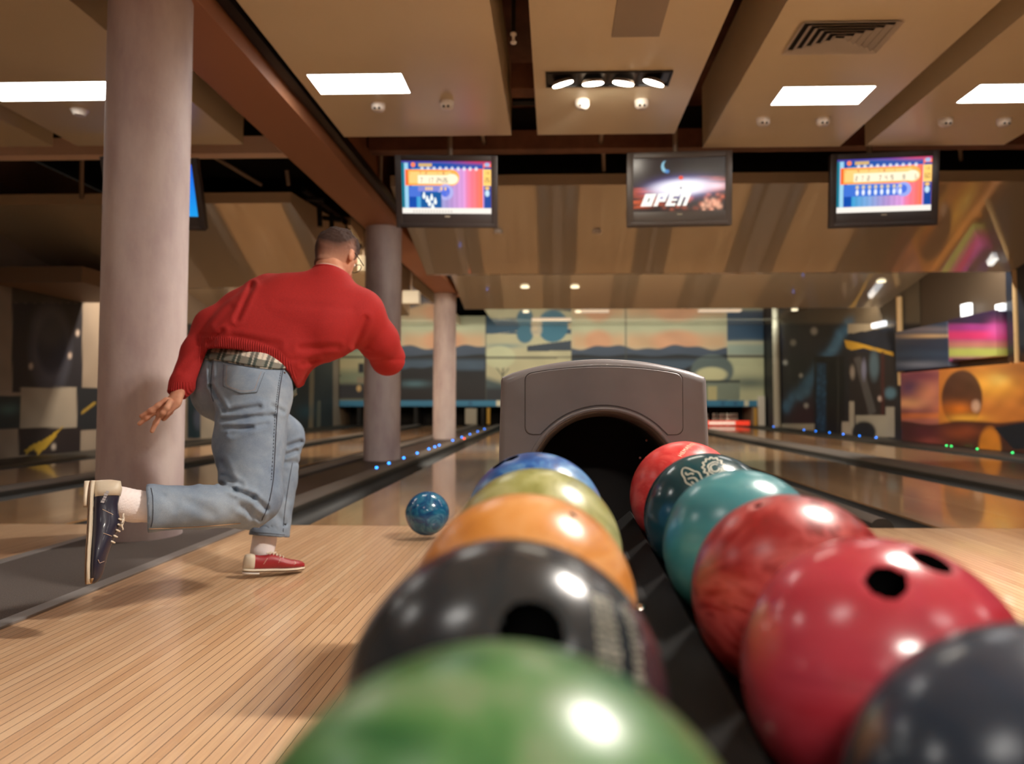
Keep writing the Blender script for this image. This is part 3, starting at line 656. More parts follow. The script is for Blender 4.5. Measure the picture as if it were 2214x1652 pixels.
q = onz(172, 236, HP); b = newbm(); lathe(b, [(0, -.05), (.04, -.05), (.05, -.03), (.066, -.01), (.066, 0)], q, seg=28); obj('smoke_detector', b, M['white'], smooth='auto', label='round smoke detector on the ceiling panel left of the big column', cat='smoke detector')
for px, py, lab in ((509, 527, 'small white dome on the left glossy ceiling'), (1077, 500, 'small white dome right of the left screen'), (1291, 500, 'small white dome between left and middle screens')):
    d = ray(px, py); s_ = -.56 / 2.28; t_ = (3.02 - CAM.z - s_ * 7.87) / (d.z - s_ * d.y); q = CAM + d * t_
    b = newbm(); cyl(b, q + Vector((0, 0, -.03)), q + Vector((0, 0, .02)), .05, .06, 20); obj('ceiling_dome', b, M['white'], smooth='auto', label=lab, cat='sensor')
# grey hatch + vent
gz = onz(1373, 38, HP); g0 = onz(1322, 78, HP); g1 = onz(1425, 78, HP)
b = newbm(); box(b, g0.x, g1.x, g0.y - .75, g0.y, HP - .008, HP - .001); obj('ceiling_hatch', b, mat('hatch_grey', (158, 142, 122), .5), label='grey rectangular hatch in the middle ceiling panel', cat='hatch')
v0 = onz(1690, 112, HP); v1 = onz(1885, 118, HP); v2 = onz(1914, 40, HP); v3 = onz(1720, 40, HP)
vx0, vx1, vy1, vy0 = v0.x, v1.x, v0.y, v2.y
vt = thing('air_vent', 'square white louvred air vent in the ceiling', 'air vent', ((vx0 + vx1) / 2, (vy0 + vy1) / 2, HP))
b = newbm(); box(b, vx0 + .03, vx1 - .03, vy0 + .03, vy1 - .03, HP - .003, HP - .001); obj('vent_throat', b, M['dark'], vt)
cx, cy, hw, hh = (vx0 + vx1) / 2, (vy0 + vy1) / 2, (vx1 - vx0) / 2, (vy1 - vy0) / 2
for k in range(6):
    f0 = 1 - k * .16; f1 = f0 - (.09 if k == 0 else .105)
    b = newbm()
    for (ox, oy, z) in ((0, 0, 0),):
        o = [(cx - hw * f0, cy - hh * f0), (cx + hw * f0, cy - hh * f0), (cx + hw * f0, cy + hh * f0), (cx - hw * f0, cy + hh * f0)]
        i = [(cx - hw * f1, cy - hh * f1), (cx + hw * f1, cy - hh * f1), (cx + hw * f1, cy + hh * f1), (cx - hw * f1, cy + hh * f1)]
        O = [b.verts.new((u, v, HP - .022)) for u, v in o]; I = [b.verts.new((u, v, HP - .006)) for u, v in i]; T = [b.verts.new((u, v, HP - .002)) for u, v in i]
        for a in range(4): b.faces.new((O[a], O[(a + 1) % 4], I[(a + 1) % 4], I[a])); b.faces.new((I[a], I[(a + 1) % 4], T[(a + 1) % 4], T[a]))
    bmesh.ops.solidify(b, geom=b.faces[:], thickness=.002); obj('louvre' if k else 'vent_frame', b, M['white'], vt)
# ------------------------------------------------------------------ screens
def glyph(p, x, y, w, h, ch, col, a=.8):
    F = {'0': '757', '1': '222', '2': '7', 'x': ''}
    G = {'0': ((0, 0, 1, 0), (1, 0, 1, 1), (1, 1, 0, 1), (0, 1, 0, 0)), '1': ((.5, 0, .5, 1),), '2': ((0, 1, 1, 1), (1, 1, 1, .5), (1, .5, 0, .5), (0, .5, 0, 0), (0, 0, 1, 0)), '7': ((0, 1, 1, 1), (1, 1, .4, 0)),
         '3': ((0, 1, 1, 1), (1, 1, 1, 0), (0, .5, 1, .5), (0, 0, 1, 0)), '4': ((0, 1, 0, .5), (0, .5, 1, .5), (1, 1, 1, 0)), '6': ((1, 1, 0, 1), (0, 1, 0, 0), (0, 0, 1, 0), (1, 0, 1, .5), (1, .5, 0, .5)), '8': ((0, 0, 1, 0), (1, 0, 1, 1), (1, 1, 0, 1), (0, 1, 0, 0), (0, .5, 1, .5)), '9': ((1, 0, 1, 1), (1, 1, 0, 1), (0, 1, 0, .5), (0, .5, 1, .5)), '/': ((0, 0, 1, 1),), '-': ((0, .5, 1, .5),), '5': ((1, 1, 0, 1), (0, 1, 0, .5), (0, .5, 1, .5), (1, .5, 1, 0), (1, 0, 0, 0))}
    for (a0, b0, a1, b1) in G[ch]: p.line(x + a0 * w, y + b0 * h, x + a1 * w, y + b1 * h, w * .16, col, a, soft=w * .25)
def text(p, x, y, w, h, gap, st, col, a=.8):
    for i, ch in enumerate(st):
        if ch != ' ': glyph(p, x + i * (w + gap), y, w, h, ch, col, a)
def score(p, variant):
    # screen space u 0..200 right, v 0..112 up
    U, V = p.x, p.y
    k = np.clip((U - 30) / 150, 0, 1)[..., None]
    stops = [0, .25, .5, .72, .8, 1]; cols = [lin(c) for c in ((40, 150, 200), (120, 160, 210), (166, 140, 196), (214, 150, 210), (240, 120, 150), (255, 112, 70))]
    c = sum((np.clip((k - stops[i]) / (stops[i + 1] - stops[i]), 0, 1)) * (cols[i + 1] - cols[i]) for i in range(5)) + cols[0]
    p.c = c * (1 + .07 * np.sin(U * .55)[..., None])
    p.rect(-5, 22, -5, 120, (10, 70, 160)); p.rect(-5, 6, -5, 120, (0, 110, 130)); p.rect(6, 15, -5, 120, (150, 200, 225)); p.rect(15, 32, 0, 52, (0, 70, 165))
    p.rect(15, 182, 96, 108, (10, 74, 160)); p.rect(-5, 205, 108, 120, (70, 60, 150)); p.blob(180, 112, 50, 6, (200, 50, 80), .9)
    p.ell(26, 104, 5, 5, (250, 130, 90), .3); p.rect(38, 68, 100, 107, (206, 170, 110), 2)
    for i in range(10): p.ell(46 + i * 13.4, 96, 3.5, 4, (226, 230, 240), .8, .8)
    e = 112 if variant == 1 else 160
    p.rect(8, e, 60, 94, (255, 150, 50), 2); p.ell(e, 77, 17, 17, (255, 170, 80), .08); p.rect(16, e - 2, 64, 90, (255, 200, 120), 4); p.rect(36, e, 64, 82, (255, 238, 205), 3); p.ell(e, 74, 14, 11, (255, 240, 205), .3); p.rect(8, 14, 60, 94, (250, 100, 50), 2)
    text(p, 17, 84, 3, 4, 9.5, '1', (120, 80, 40)); 
    if variant == 1:
        text(p, 40, 84, 3, 5, 10, '72 -8', (120, 80, 50)); text(p, 42, 67, 4, 9, 2, '7  17 24', (90, 80, 70)); text(p, 92, 67, 4, 9, 2, '26', (90, 80, 70))
        p.rect(16, 98, 36, 58, (70, 110, 205)); p.ell(98, 46, 17, 17, (170, 170, 225), .15); p.ell(97, 47, 10, 11, (80, 110, 215), .2); p.rect(36, 92, 48, 58, (150, 140, 200), 3, .7)
        for a in (54, 60, 66, 88, 97): p.rect(a - 2, a + 2.5, 50, 57, (240, 196, 140), 2)
        p.rect(42, 88, 4, 46, (0, 84, 150), 2)
        for a, b in ((49, 37), (56, 29), (66, 33), (61, 21), (74, 25), (68, 13)): p.ell(a, b, 3.6, 5.5, (235, 242, 240), .25); p.ell(a, b + 6, 2, 3.4, (235, 242, 240), .3)
        p.ell(70, 8, 4, 6, (240, 246, 240), .3); p.rect(100, 103, 10, 46, (150, 140, 200), 3, .4)
    else:
        text(p, 44, 84, 3, 5, 8, '9 7 -8 1', (140, 90, 50)); text(p, 40, 67, 4, 9, 8.5, '2 3 7 9 4 6', (110, 100, 80), .6)
        text(p, 40, 67, 4, 9, 8.5, '172 745 8', (90, 80, 70), .7)
        p.rect(16, 142, 34, 58, (60, 110, 205)); p.ell(142, 46, 16, 15, (150, 165, 230), .15); p.ell(140, 47, 9, 9, (70, 110, 215), .2)
        for i in range(8): p.ell(44 + i * 13, 42, 3.2, 6, (226, 232, 245), .5); p.ell(44 + i * 13, 53, 3.5, 4, (226, 206, 160), .7, .8)
    p.rect(181, 184, 0, 96, (170, 150, 220)); p.rect(184, 200, -5, 100, (10, 66, 150)); p.rect(182, 200, 60, 95, (255, 206, 110), 2); text(p, 187, 85, 3, 5, 2, '10', (120, 90, 50)); text(p, 186, 68, 4, 9, 2, '26' if variant == 1 else '60', (110, 90, 60))
    p.ell(191, 55, 5, 3.5, (240, 190, 110), .5); p.ell(191, 44, 5, 7, (190, 220, 235), .5); p.ell(191, 105, 6, 4, (150, 180, 220), .6)
    p.rect(-5, 205, -5, 12, (240, 232, 222), 2)
    if variant == 1:
        for i in range(14): p.rect(24 + i * 6.5, 27 + i * 6.5, 2, 7, (150, 150, 140), 2, .6)
def openscr(p, _=0):
    U, V = p.x, p.y; p.c[:] = lin((34, 24, 24))
    p.below  # dark upper sky
    for i in range(60):
        a, b = RNG.uniform(0, 62), RNG.uniform(6, 50); p.blob(a, b, 14, 2.3, tuple(np.array([206, 84, 40]) * RNG.uniform(.4, 1.15)), .7)
    for i in range(40):
        a, b = RNG.uniform(60, 200), RNG.uniform(3, 36); p.blob(a, b, 5, 4, tuple(np.array([200, 96, 66]) * RNG.uniform(.3, 1.2)), .7)
    for i in range(26):
        a, b = RNG.uniform(135, 200), RNG.uniform(40, 72); p.blob(a, b, 16, 2.5, tuple(np.array([214, 120, 96]) * RNG.uniform(.6, 1.1)), .6)
    for i in range(16):
        a, b = RNG.uniform(150, 195), RNG.uniform(2, 22); p.blob(a, b, 4, 5, (240, 172, 140), .7)
    p.rect(-5, 205, 76, 120, (32, 26, 26), 10); p.poly([(-5, 56), (60, 68), (110, 74), (110, 120), (-5, 120)], (34, 24, 24))
    q = (U - 105) * .995 + (V - 52) * .1; r = (V - 50) * .995 - (U - 105) * .05
    p.put(np.exp(-((q / 66) ** 2 + (r / 20) ** 2) ** 1.3) * .95, (96, 84, 190)); p.put(np.exp(-((q / 66) ** 2 + (r / 17) ** 2) ** 2), (252, 248, 255)); p.blob(178, 52, 24, 7, (252, 214, 226), .9); p.ell(104, 49, 3, 3, (150, 150, 150), .5); p.ell(104, 70, 5, 4, (220, 60, 30), .4)
    p.ell(70, 94, 9, 12, (130, 180, 200), .2); p.ell(77, 97, 10, 11, (34, 26, 26), .2); p.ell(74, 84, 5, 4, (50, 120, 190), .6, .8)
    def sk(pts): return [(16 + a + b * .42, 12 + b) for a, b in pts]
    w = (248, 246, 236)
    p.poly(sk([(0, 0), (24, 0), (24, 26), (0, 26)]), w); p.poly(sk([(11, 9), (14, 9), (14, 17), (11, 17)]), (70, 60, 70))
    p.poly(sk([(28, 0), (37, 0), (37, 9), (50, 9), (50, 26), (28, 26)]), w); p.poly(sk([(36, 15), (42, 15), (42, 19), (36, 19)]), (150, 140, 190))
    p.poly(sk([(54, 0), (75, 0), (75, 6), (64, 6), (64, 10), (75, 10), (75, 15), (64, 15), (64, 20), (75, 20), (75, 26), (54, 26)]), w)
    p.poly(sk([(79, 0), (87, 0), (87, 18), (92, 18), (92, 0), (100, 0), (100, 26), (79, 26)]), w)
def bluescr(p, _=0):
    f = np.clip(p.y / 112, 0, 1)[..., None]; p.c = lin((10, 150, 225)) * (1 - f) + lin((12, 84, 220)) * f
SCRM = attr_mat('screen_glow', .2, emit=.78); TVM = mat('tv_casing', (52, 44, 42), .35)
def tv(cpx, cpy, wpx, hpx, Y, fn, arg, label, yaw=0, tilt=14, pole=None, m=TVM):
    c = W(cpx, cpy, Y); w = wpx * Y / FPX; h = hpx * Y / FPX
    R = Matrix.Rotation(math.radians(yaw), 3, 'Z') @ Matrix.Rotation(math.radians(tilt), 3, 'X')
    t = thing('television', label, 'television', c + Vector((0, .05, -h / 2)))
    def X(u, v, d): return c + R @ Vector((u * w / 2, d, v * h / 2))
    b = newbm(); box(b, -w / 2, w / 2, 0, .07, -h / 2, h / 2, .012); box(b, -w * .4, w * .4, .07, .14, -h * .35, h * .35, .02)
    for v in b.verts: v.co = c + R @ v.co
    obj('tv_case', b, m, t, 'auto')
    # bezel frame proud of the screen
    sx, sy0, sy1 = .875, -.60, .84
    b = newbm()
    for (u0, u1, v0, v1) in ((-1, -sx, -1, 1), (sx, 1, -1, 1), (-sx, sx, -1, sy0), (-sx, sx, sy1, 1)): box(b, u0 * w / 2, u1 * w / 2, -.018, .002, v0 * h / 2, v1 * h / 2, .003)
    box(b, -w * .46, w * .46, -.024, -.016, -h * .49, -h * .44, .003)
    for v in b.verts: v.co = c + R @ v.co
    obj('bezel', b, m, t, 'auto')
    nu, nv = 260, 150; uu, vv = np.meshgrid(np.linspace(0, 200, nu), np.linspace(0, 112, nv), indexing='ij')
    p = Paint(uu, vv, (0, 0, 0)); fn(p, arg)
    lx = (uu / 200 * 2 - 1) * sx * w / 2; lz = (sy0 + vv / 112 * (sy1 - sy0)) * h / 2
    Rm = np.array(R); P = np.array(c) + lx[..., None] * Rm[:, 0] + lz[..., None] * Rm[:, 2] + (-.006) * Rm[:, 1]
    obj('screen', grid_mesh('screen', P, p.c), SCRM, t)
    b = newbm(); box(b, -.02 * w, .03 * w, -.0205, -.017, -.70 * h / 2, -.665 * h / 2); 
    for v in b.verts: v.co = c + R @ v.co
    obj('maker_badge', b, mat('badge', (170, 160, 140), .4), t)
    if pole:
        q = W(pole, cpy - hpx / 2 + 4, Y + .06); b = newbm(); cyl(b, (q.x, q.y, q.z), (q.x, q.y, 3.6), .022); obj('mount_pole', b, M['greymet'], t, 'auto')
tv(966, 415, 223, 155, 6.3, score, 1, 'hanging television on the left showing a score sheet with pins', 3, 14, 973)
tv(1468, 409, 226, 160, 6.3, openscr, 0, 'hanging television in the middle with OPEN over a bright galaxy', -3, 6, 1460, mat('tv_casing_grey', (84, 74, 68), .35))
tv(1910, 410, 222, 158, 6.45, score, 2, 'hanging television on the right showing two rows of scores', -6, 8, 1880)
tv(334, 420, 204, 158, 6.2, bluescr, 0, 'hanging television with blue screen mostly behind the big column', 6, 24, 330)
# ------------------------------------------------------------------ bowling balls
RB = .108
def hitdir(C, px, py, r=RB):
    d = ray(px, py).normalized(); oc = CAM - C; bq = d.dot(oc); disc = bq * bq - (oc.dot(oc) - r * r)
    s = -bq - math.sqrt(max(disc, 0)); return (CAM + d * s - C).normalized()
def ball(C, m, label, holes=(), group=None, cat='bowling ball', rot=(0, 0, 0)):
    b = newbm(); bmesh.ops.create_icosphere(b, subdivisions=6 if holes else 5, radius=RB)
    kill = []
    for (px, py, rh) in holes:
        n = hitdir(C, px, py)
        for v in b.verts:
            u = v.co.normalized(); dd = (u - n * u.dot(n)).length * RB
            if u.dot(n) > 0 and dd < rh * 1.35:
                if rh > .006 and abs(dd - rh) < .0011:
                    t_ = (u - n * u.dot(n)).normalized(); v.co = (t_ * rh + n * math.sqrt(RB * RB - rh * rh)) - n * .0012
                elif dd < rh: kill.append(v)
                else: v.co = v.co - n * .0014 * (1 - (dd - rh) / (rh * .35)) ** 2
    if kill: bmesh.ops.delete(b, geom=kill, context='VERTS')
    for v in b.verts: v.co = v.co + C
    o = obj('bowling_ball', b, m, smooth=True, label=label, cat=cat, origin=C)
    for (px, py, rh) in holes:   # hole sleeves
        n = hitdir(C, px, py); q = newbm(); cyl(q, C + n * (RB - .034), C + n * (RB - .0008), rh + .0001, seg=24, caps=True)
        for f in list(q.faces):
            if f.normal.dot(n) > .9 and len(f.verts) > 4: q.faces.remove(f)
        obj('finger_hole', q, M['holeshade'], o, True)
    if group: o['group'] = group
    return o
def fontmesh(s, size):
    cu = bpy.data.curves.new('t', 'FONT'); cu.body = s; cu.size = size; cu.align_x = 'CENTER'; cu.align_y = 'CENTER'; cu.resolution_u = 3; cu.space_character = 1.15
    o = bpy.data.objects.new('t', cu); COL.objects.link(o); dg = bpy.context.evaluated_depsgraph_get(); me = bpy.data.meshes.new_from_object(o.evaluated_get(dg))
    bpy.data.objects.remove(o); b = bmesh.new(); b.from_mesh(me); bpy.data.meshes.remove(me); bmesh.ops.triangulate(b, faces=b.faces[:]); return b
def wrap(b, C, pc, pu, lift=.0006):
    """lay a flat mesh (x right, y up) onto the ball: pc pixel centre, pu pixel towards +x"""
    n = hitdir(C, *pc); u = hitdir(C, *pu); tx = (u - n * u.dot(n)).normalized(); ty = n.cross(tx)
    bmesh.ops.subdivide_edges(b, edges=[e for e in b.edges if e.calc_length() > .006], cuts=2)
    for v in b.verts:
        a = v.co.x / RB; c = v.co.y / RB
        v.co = C + (n + tx * math.tan(a) + ty * math.tan(c)).normalized() * (RB + lift)
    return b
LP = [(-.0232, .2875, -.204), (-.0326, .5034, -.2004), (-.0303, .7196, -.1954), (-.0242, .9361, -.1895), (-.0304, 1.1524, -.1836)]
RP = [(.2585, .6037, -.2162), (.2579, .82, -.2077), (.2573, 1.0363, -.1991), (.2568, 1.2527, -.1906), (.2552, 1.469, -.182)]
LP = [CAM + Vector(p) for p in LP]; RP = [CAM + Vector(p) for p in RP]
m_green = marble('ball_green', [(.25, (20, 52, 30)), (.42, (34, 84, 42)), (.52, (70, 112, 62)), (.62, (104, 124, 90)), (.8, (36, 88, 40))], 9, 1.2)
m_black = marble('ball_black', [(.3, (26, 30, 34)), (.6, (36, 42, 46)), (.8, (60, 66, 68))], 6, 1, .2)
m_orange = marble('ball_orange', [(.2, (166, 96, 36)), (.45, (196, 128, 56)), (.6, (208, 148, 88)), (.8, (176, 104, 40))], 5, 3, stretch=(1, 1, 3))
m_olive = marble('ball_olive', [(.25, (104, 104, 50)), (.45, (140, 140, 78)), (.6, (168, 166, 112)), (.8, (120, 122, 60))], 7, 3)
m_blue = marble('ball_blue', [(.3, (16, 48, 104)), (.48, (34, 88, 156)), (.62, (90, 140, 184)), (.8, (24, 66, 128))], 8, 2.5)
m_pink = marble('ball_pink', [(.2, (132, 30, 50)), (.45, (176, 58, 72)), (.6, (164, 40, 52)), (.85, (190, 88, 88))], 4, 1.5, .2)
m_redmar = marble('ball_red_marbled', [(.25, (84, 14, 18)), (.42, (140, 28, 30)), (.52, (172, 70, 68)), (.6, (124, 18, 22)), (.8, (116, 52, 28))], 6, 2.5, stretch=(1, 1, 2.4))
m_teal = marble('ball_teal', [(.2, (40, 98, 112)), (.5, (62, 128, 136)), (.7, (92, 148, 148)), (.85, (50, 110, 118))], 5, 1.5, .22)
m_dteal = marble('ball_dark_teal', [(.2, (10, 40, 48)), (.5, (22, 62, 68)), (.8, (34, 78, 82))], 5, 1, .14)
m_coral = marble('ball_coral', [(.2, (196, 40, 46)), (.42, (226, 84, 80)), (.55, (206, 48, 50)), (.7, (236, 116, 108)), (.9, (214, 150, 140))], 6, 3)
m_navy = marble('ball_navy', [(.2, (20, 28, 40)), (.5, (36, 48, 62)), (.8, (56, 62, 76))], 5, 1, .2)
m_thrown = marble('ball_thrown', [(.25, (8, 40, 82)), (.42, (16, 70, 118)), (.55, (30, 100, 134)), (.66, (66, 122, 150)), (.74, (18, 76, 120)), (.9, (10, 50, 96))], 9, 3.5, .12)
b0 = ball(LP[0], m_green, 'green marbled bowling ball nearest the camera, front of the left row')
b1 = ball(LP[1], m_black, 'black bowling ball with one big hole right behind the green ball', [(1152, 1360, .0175)])
b2 = ball(LP[2], m_orange, 'orange bowling ball in the left row behind the black ball', [(1240, 1113, .0035)])
b3 = ball(LP[3], m_olive, 'olive green bowling ball between the orange ball and the blue ball', [(1038, 1052, .011)])
b4 = ball(LP[4], m_blue, 'bright blue bowling ball at the far end of the left row', [(1078, 1003, .011), (1106, 990, .011)])
r0 = ball(RP[0], m_pink, 'big pinkish red bowling ball showing two finger holes', [(1917, 1256, .0138), (2016, 1211, .0138)])
r1 = ball(RP[1], m_redmar, 'red marbled bowling ball behind the two-holed pink ball', [(1637, 1092, .004)])
r2 = ball(RP[2], m_teal, 'plain teal bowling ball in the middle of the right row')
r3 = ball(RP[3], m_dteal, 'dark teal bowling ball with a pale emblem')
r4 = ball(RP[4], m_coral, 'coral red bowling ball with lettering, touching the hood at the far end')
rn = ball(RP[0] + Vector((-.002, -.2165, -.006)), m_navy, 'dark navy bowling ball cut off by the lower right corner')
ltr = mat('ball_lettering', (255, 236, 206), .5)
obj('lettering', wrap(fontmesh('HEMATITE', .0118), RP[4], (1486, 969), (1514, 956)), ltr, r4)
lt2 = mat('ball_print', (164, 160, 146), .5)
for i, (s, pc, pu) in enumerate((('STRIKE', (1302, 1350), (1306, 1420)), ('PRO 12', (1322, 1350), (1328, 1420)), ('BOWLING', (1366, 1375), (1376, 1440)))):
    pass
# worn print on the black ball: three columns of blurred characters
for (pc, pu) in (((1300, 1365), (1304, 1440)), ((1325, 1372), (1331, 1440)), ((1372, 1390), (1380, 1450))):
    b = newbm()
    for k in range(7):
        x = (k - 3) * .0085; h = RNG.uniform(.006, .009)
        box(b, x, x + .0022, -h / 2, h / 2, -.0001, .0001); box(b, x + .0045, x + .0064, -h / 2, h / 2 * RNG.uniform(.2, 1), -.0001, .0001); box(b, x, x + .0062, -h / 2, -h / 2 + .0018, -.0001, .0001); box(b, x, x + .006, h / 2 - .002, h / 2, -.0001, .0001)
    obj('lettering', wrap(b, LP[1], pc, pu), lt2, b1)
# emblem on the dark teal ball: hooded outline and a ruffled ring
def stroke(b, pts, w, closed=True):
    n = len(pts); L = []; R_ = []
    for i in range(n):
        p0 = Vector(pts[i - 1] if (closed or i) else pts[i]); p1 = Vector(pts[(i + 1) % n] if (closed or i < n - 1) else pts[i]); t = (p1 - p0).normalized(); q = Vector((-t.y, t.x)) * w / 2; p = Vector(pts[i])
        L.append(b.verts.new((p.x + q.x, p.y + q.y, 0))); R_.append(b.verts.new((p.x - q.x, p.y - q.y, 0)))
    for i in range(n if closed else n - 1): b.faces.new((L[i], L[(i + 1) % n], R_[(i + 1) % n], R_[i]))
def smooth2(pts, k=6, closed=True):
    out = []; n = len(pts)
    for i in range(n if closed else n - 1):
        p0, p1, p2, p3 = [Vector(pts[j % n if closed else max(0, min(n - 1, j))]) for j in (i - 1, i, i + 1, i + 2)]
        for s in range(k):
            t = s / k; out.append(tuple(.5 * ((2 * p1) + (-p0 + p2) * t + (2 * p0 - 5 * p1 + 4 * p2 - p3) * t * t + (-p0 + 3 * p1 - 3 * p2 + p3) * t ** 3)))
    if not closed: out.append(tuple(pts[-1]))
    return out
def px2ball(C, pts, name, w, root, m, closed=True):
    b = newbm(); P = smooth2(pts, 5, closed); n0 = [hitdir(C, *p) for p in P]; n = len(P); A = []; B = []
    for i in range(n):
        p = n0[i]; t = (n0[(i + 1) % n] if (closed or i < n - 1) else p) - (n0[i - 1] if (closed or i) else p); s = p.cross(t).normalized() * w / 2 / RB
        A.append(b.verts.new(C + (p + s).normalized() * (RB + .0005))); B.append(b.verts.new(C + (p - s).normalized() * (RB + .0005)))
    for i in range(n if closed else n - 1): b.faces.new((A[i], A[(i + 1) % n], B[(i + 1) % n], B[i]))
    return b
lt3 = mat('emblem_print', (172, 170, 154), .5)
def em(pts, w, closed=True): obj('emblem', px2ball(RP[3], pts, 'e', w, r3, lt3, closed), lt3, r3)
em([(1475, 1017), (1480, 1012), (1490, 1014), (1500, 1019), (1510, 1022), (1516, 1032), (1522, 1044), (1520, 1054), (1508, 1056), (1496, 1050), (1484, 1044), (1480, 1034), (1475, 1026)], .0026)
em([(1487, 1036), (1494, 1034), (1502, 1034), (1508, 1040), (1512, 1048)], .003, False)
em([(1482, 1022), (1486, 1027), (1494, 1024), (1500, 1026)], .003, False)
em([(1495, 1042), (1500, 1046), (1505, 1049)], .003, False)
ring = []
for k in range(26):
    a = 2 * math.pi * k / 26; rr = 1 + (.13 if k % 2 else -.08); ring.append((1543 + 22 * rr * math.cos(a) + 3 * math.sin(a), 1011 + 20 * rr * math.sin(a)))
em(ring, .003)
for r_ in (.72, .45): em([(1546 + 20 * r_ * math.cos(a) * (1.1 if int(a * 3) % 2 else .9), 1012 + 18 * r_ * math.sin(a)) for a in np.linspace(0, 5.4, 14)], .0026, False)
em([(1528, 1030), (1530, 1040), (1538, 1042), (1546, 1036)], .0035, False)
# thrown ball just off the lane
TB = W(924, 1110, 3.68); TBc = Vector((TB.x, TB.y, TB.z))
tb = ball(TBc, m_thrown, 'blue marbled bowling ball just thrown, above the lane near the foul line')

# ------------------------------------------------------------------ ball rack
rack = thing('ball_return_rack', 'black ball return rack carrying the two rows of bowling balls', 'ball rack', (.115, .75, 0))
xl, xr, zc = -.029, .257, .47
def zl(y): return .466 + (y - .2875) * .0236 + .0045
def zr(y): return .4538 + (y - .6037) * .0394 + .0045
b = newbm(); rows_ = []
for yv in np.linspace(-.35, 1.62, 24):
    a0, a1 = zl(yv), zr(yv); q = [(-.085, .28), (-.085, a0 - .075)]
    q += [(xl + .1125 * math.cos(a), a0 + .1125 * math.sin(a)) for a in np.linspace(math.radians(214), math.radians(328), 12)]
    q += [(.100, (a0 + a1) / 2 - .088), (.130, (a0 + a1) / 2 - .088)]
    q += [(xr + .1125 * math.cos(a), a1 + .1125 * math.sin(a)) for a in np.linspace(math.radians(212), math.radians(326), 12)]
    q += [(.362, a1 - .075), (.362, .28)]
    rows_.append([b.verts.new((u, yv, v)) for u, v in q])
for A, B in zip(rows_[:-1], rows_[1:]):
    for i in range(len(A) - 1): b.faces.new((A[i], B[i], B[i + 1], A[i + 1]))
    b.faces.new((A[-1], B[-1], B[0], A[0]))
b.faces.new(rows_[0]); b.faces.new(rows_[-1][::-1]); bmesh.ops.recalc_face_normals(b, faces=b.faces[:])
rm = mat('rack_plastic', (20, 18, 18), .7, spec=.25); t = NT(rm); n = t.noise(t.pos(), 14, 5, .6); t.l(t.ramp(n, [(.4, (7, 7, 7)), (.66, (13, 11, 11)), (.85, (36, 28, 25))]), t.b.inputs['Base Color'])
obj('ball_tray', b, rm, rack, 'auto')
b = newbm(); box(b, -.03, .26, -.1, 1.3, .0, .285, .03); obj('pedestal', b, rm, rack, 'auto')
b = newbm(); box(b, -.06, .29, -.2, 1.5, .0, .05, .015); obj('base_plate', b, M['black'], rack, 'auto')
for yv in (.62, 1.02, 1.4):
    b = newbm(); lathe(b, [(0, .006), (.007, .005), (.009, 0)], (.115, yv, (zl(yv) + zr(yv)) / 2 - .088), seg=16); obj('screw', b, mat('screw_metal', (220, 210, 200), .15, 1), rack, True)

# ------------------------------------------------------------------ ball return hood
HX, HZ, HY = .1135, .4745, 1.735
hood = thing('ball_return_hood', 'grey plastic ball return hood with a round black opening', 'ball return', (HX, HY + .2, 0))
def outline(k):
    """hood front outline inset by k, bottom open to the floor"""
    pts = []; wt = .2415 - k; wb = .254 - k
    pts += [(-wb, .02), (-wt - .004, .60), (-wt, .726 - k * .7), (-wt + .003, .733 - k * .9)]
    N = 22
    for i in range(1, N): 
        u = -1 + 2 * i / N; pts.append((u * (wt - .004), .736 + .040 * (1 - u * u) - k))
    pts += [(wt - .003, .733 - k * .9), (wt, .726 - k * .7), (wt + .004, .60), (wb, .02)]
    return [(HX + a, c) for a, c in pts]
b = newbm(); loops = []
for k, yv in ((.016, 0), (.011, .001), (.005, .005), (.001, .013), (0, .024), (0, .30), (.03, .36)):
    loops.append([b.verts.new((a, HY + yv, c)) for a, c in outline(k)])
for A, B in zip(loops[:-1], loops[1:]):
    for i in range(len(A)): b.faces.new((A[i], A[(i + 1) % len(A)], B[(i + 1) % len(A)], B[i]))
b.faces.new(loops[-1])
circ = [b.verts.new((HX + .186 * math.cos(a), HY, HZ + .186 * math.sin(a))) for a in np.linspace(0, 2 * math.pi, 72, endpoint=False)]
ce = [b.edges.new((circ[i], circ[(i + 1) % 72])) for i in range(72)]
oe = [b.edges.get((loops[0][i], loops[0][(i + 1) % len(loops[0])])) for i in range(len(loops[0]))]
bmesh.ops.triangle_fill(b, use_beauty=True, use_dissolve=False, edges=ce + oe)
for f in list(b.faces):
    c = f.calc_center_median()
    if abs(c.y - HY) < 1e-5 and math.hypot(c.x - HX, c.z - HZ) < .18: b.faces.remove(f)
bmesh.ops.recalc_face_normals(b, faces=b.faces[:])
obj('hood_shell', b, M['hood'], hood, 'auto')
b = newbm(); lathe(b, [(.190, 0), (.1885, -.004), (.184, -.006), (.180, -.004), (.178, .001)], (HX, HY, HZ), 'y', 96); obj('opening_ring', b, M['hood'], hood, True)
b = newbm(); lathe(b, [(.179, 0), (.174, .004), (.169, .012), (.166, .03), (.165, .05)], (HX, HY, HZ), 'y', 96); obj('inner_lip', b, M['hoodring'], hood, True)
b = newbm(); lathe(b, [(.1655, .045), (.160, .27), (0, .275)], (HX, HY, HZ), 'y', 64); obj('opening_tunnel', b, M['dark'], hood, True)
for px, py in ((1398, 952), (1384, 990), (1397, 990)):
    q = W(px, py, HY + .14); b = newbm(); bmesh.ops.create_icosphere(b, subdivisions=2, radius=.0035)
    for v in b.verts: v.co += q
    obj('bolt', b, mat('bolt', (214, 140, 130), .3, .6), hood, True)
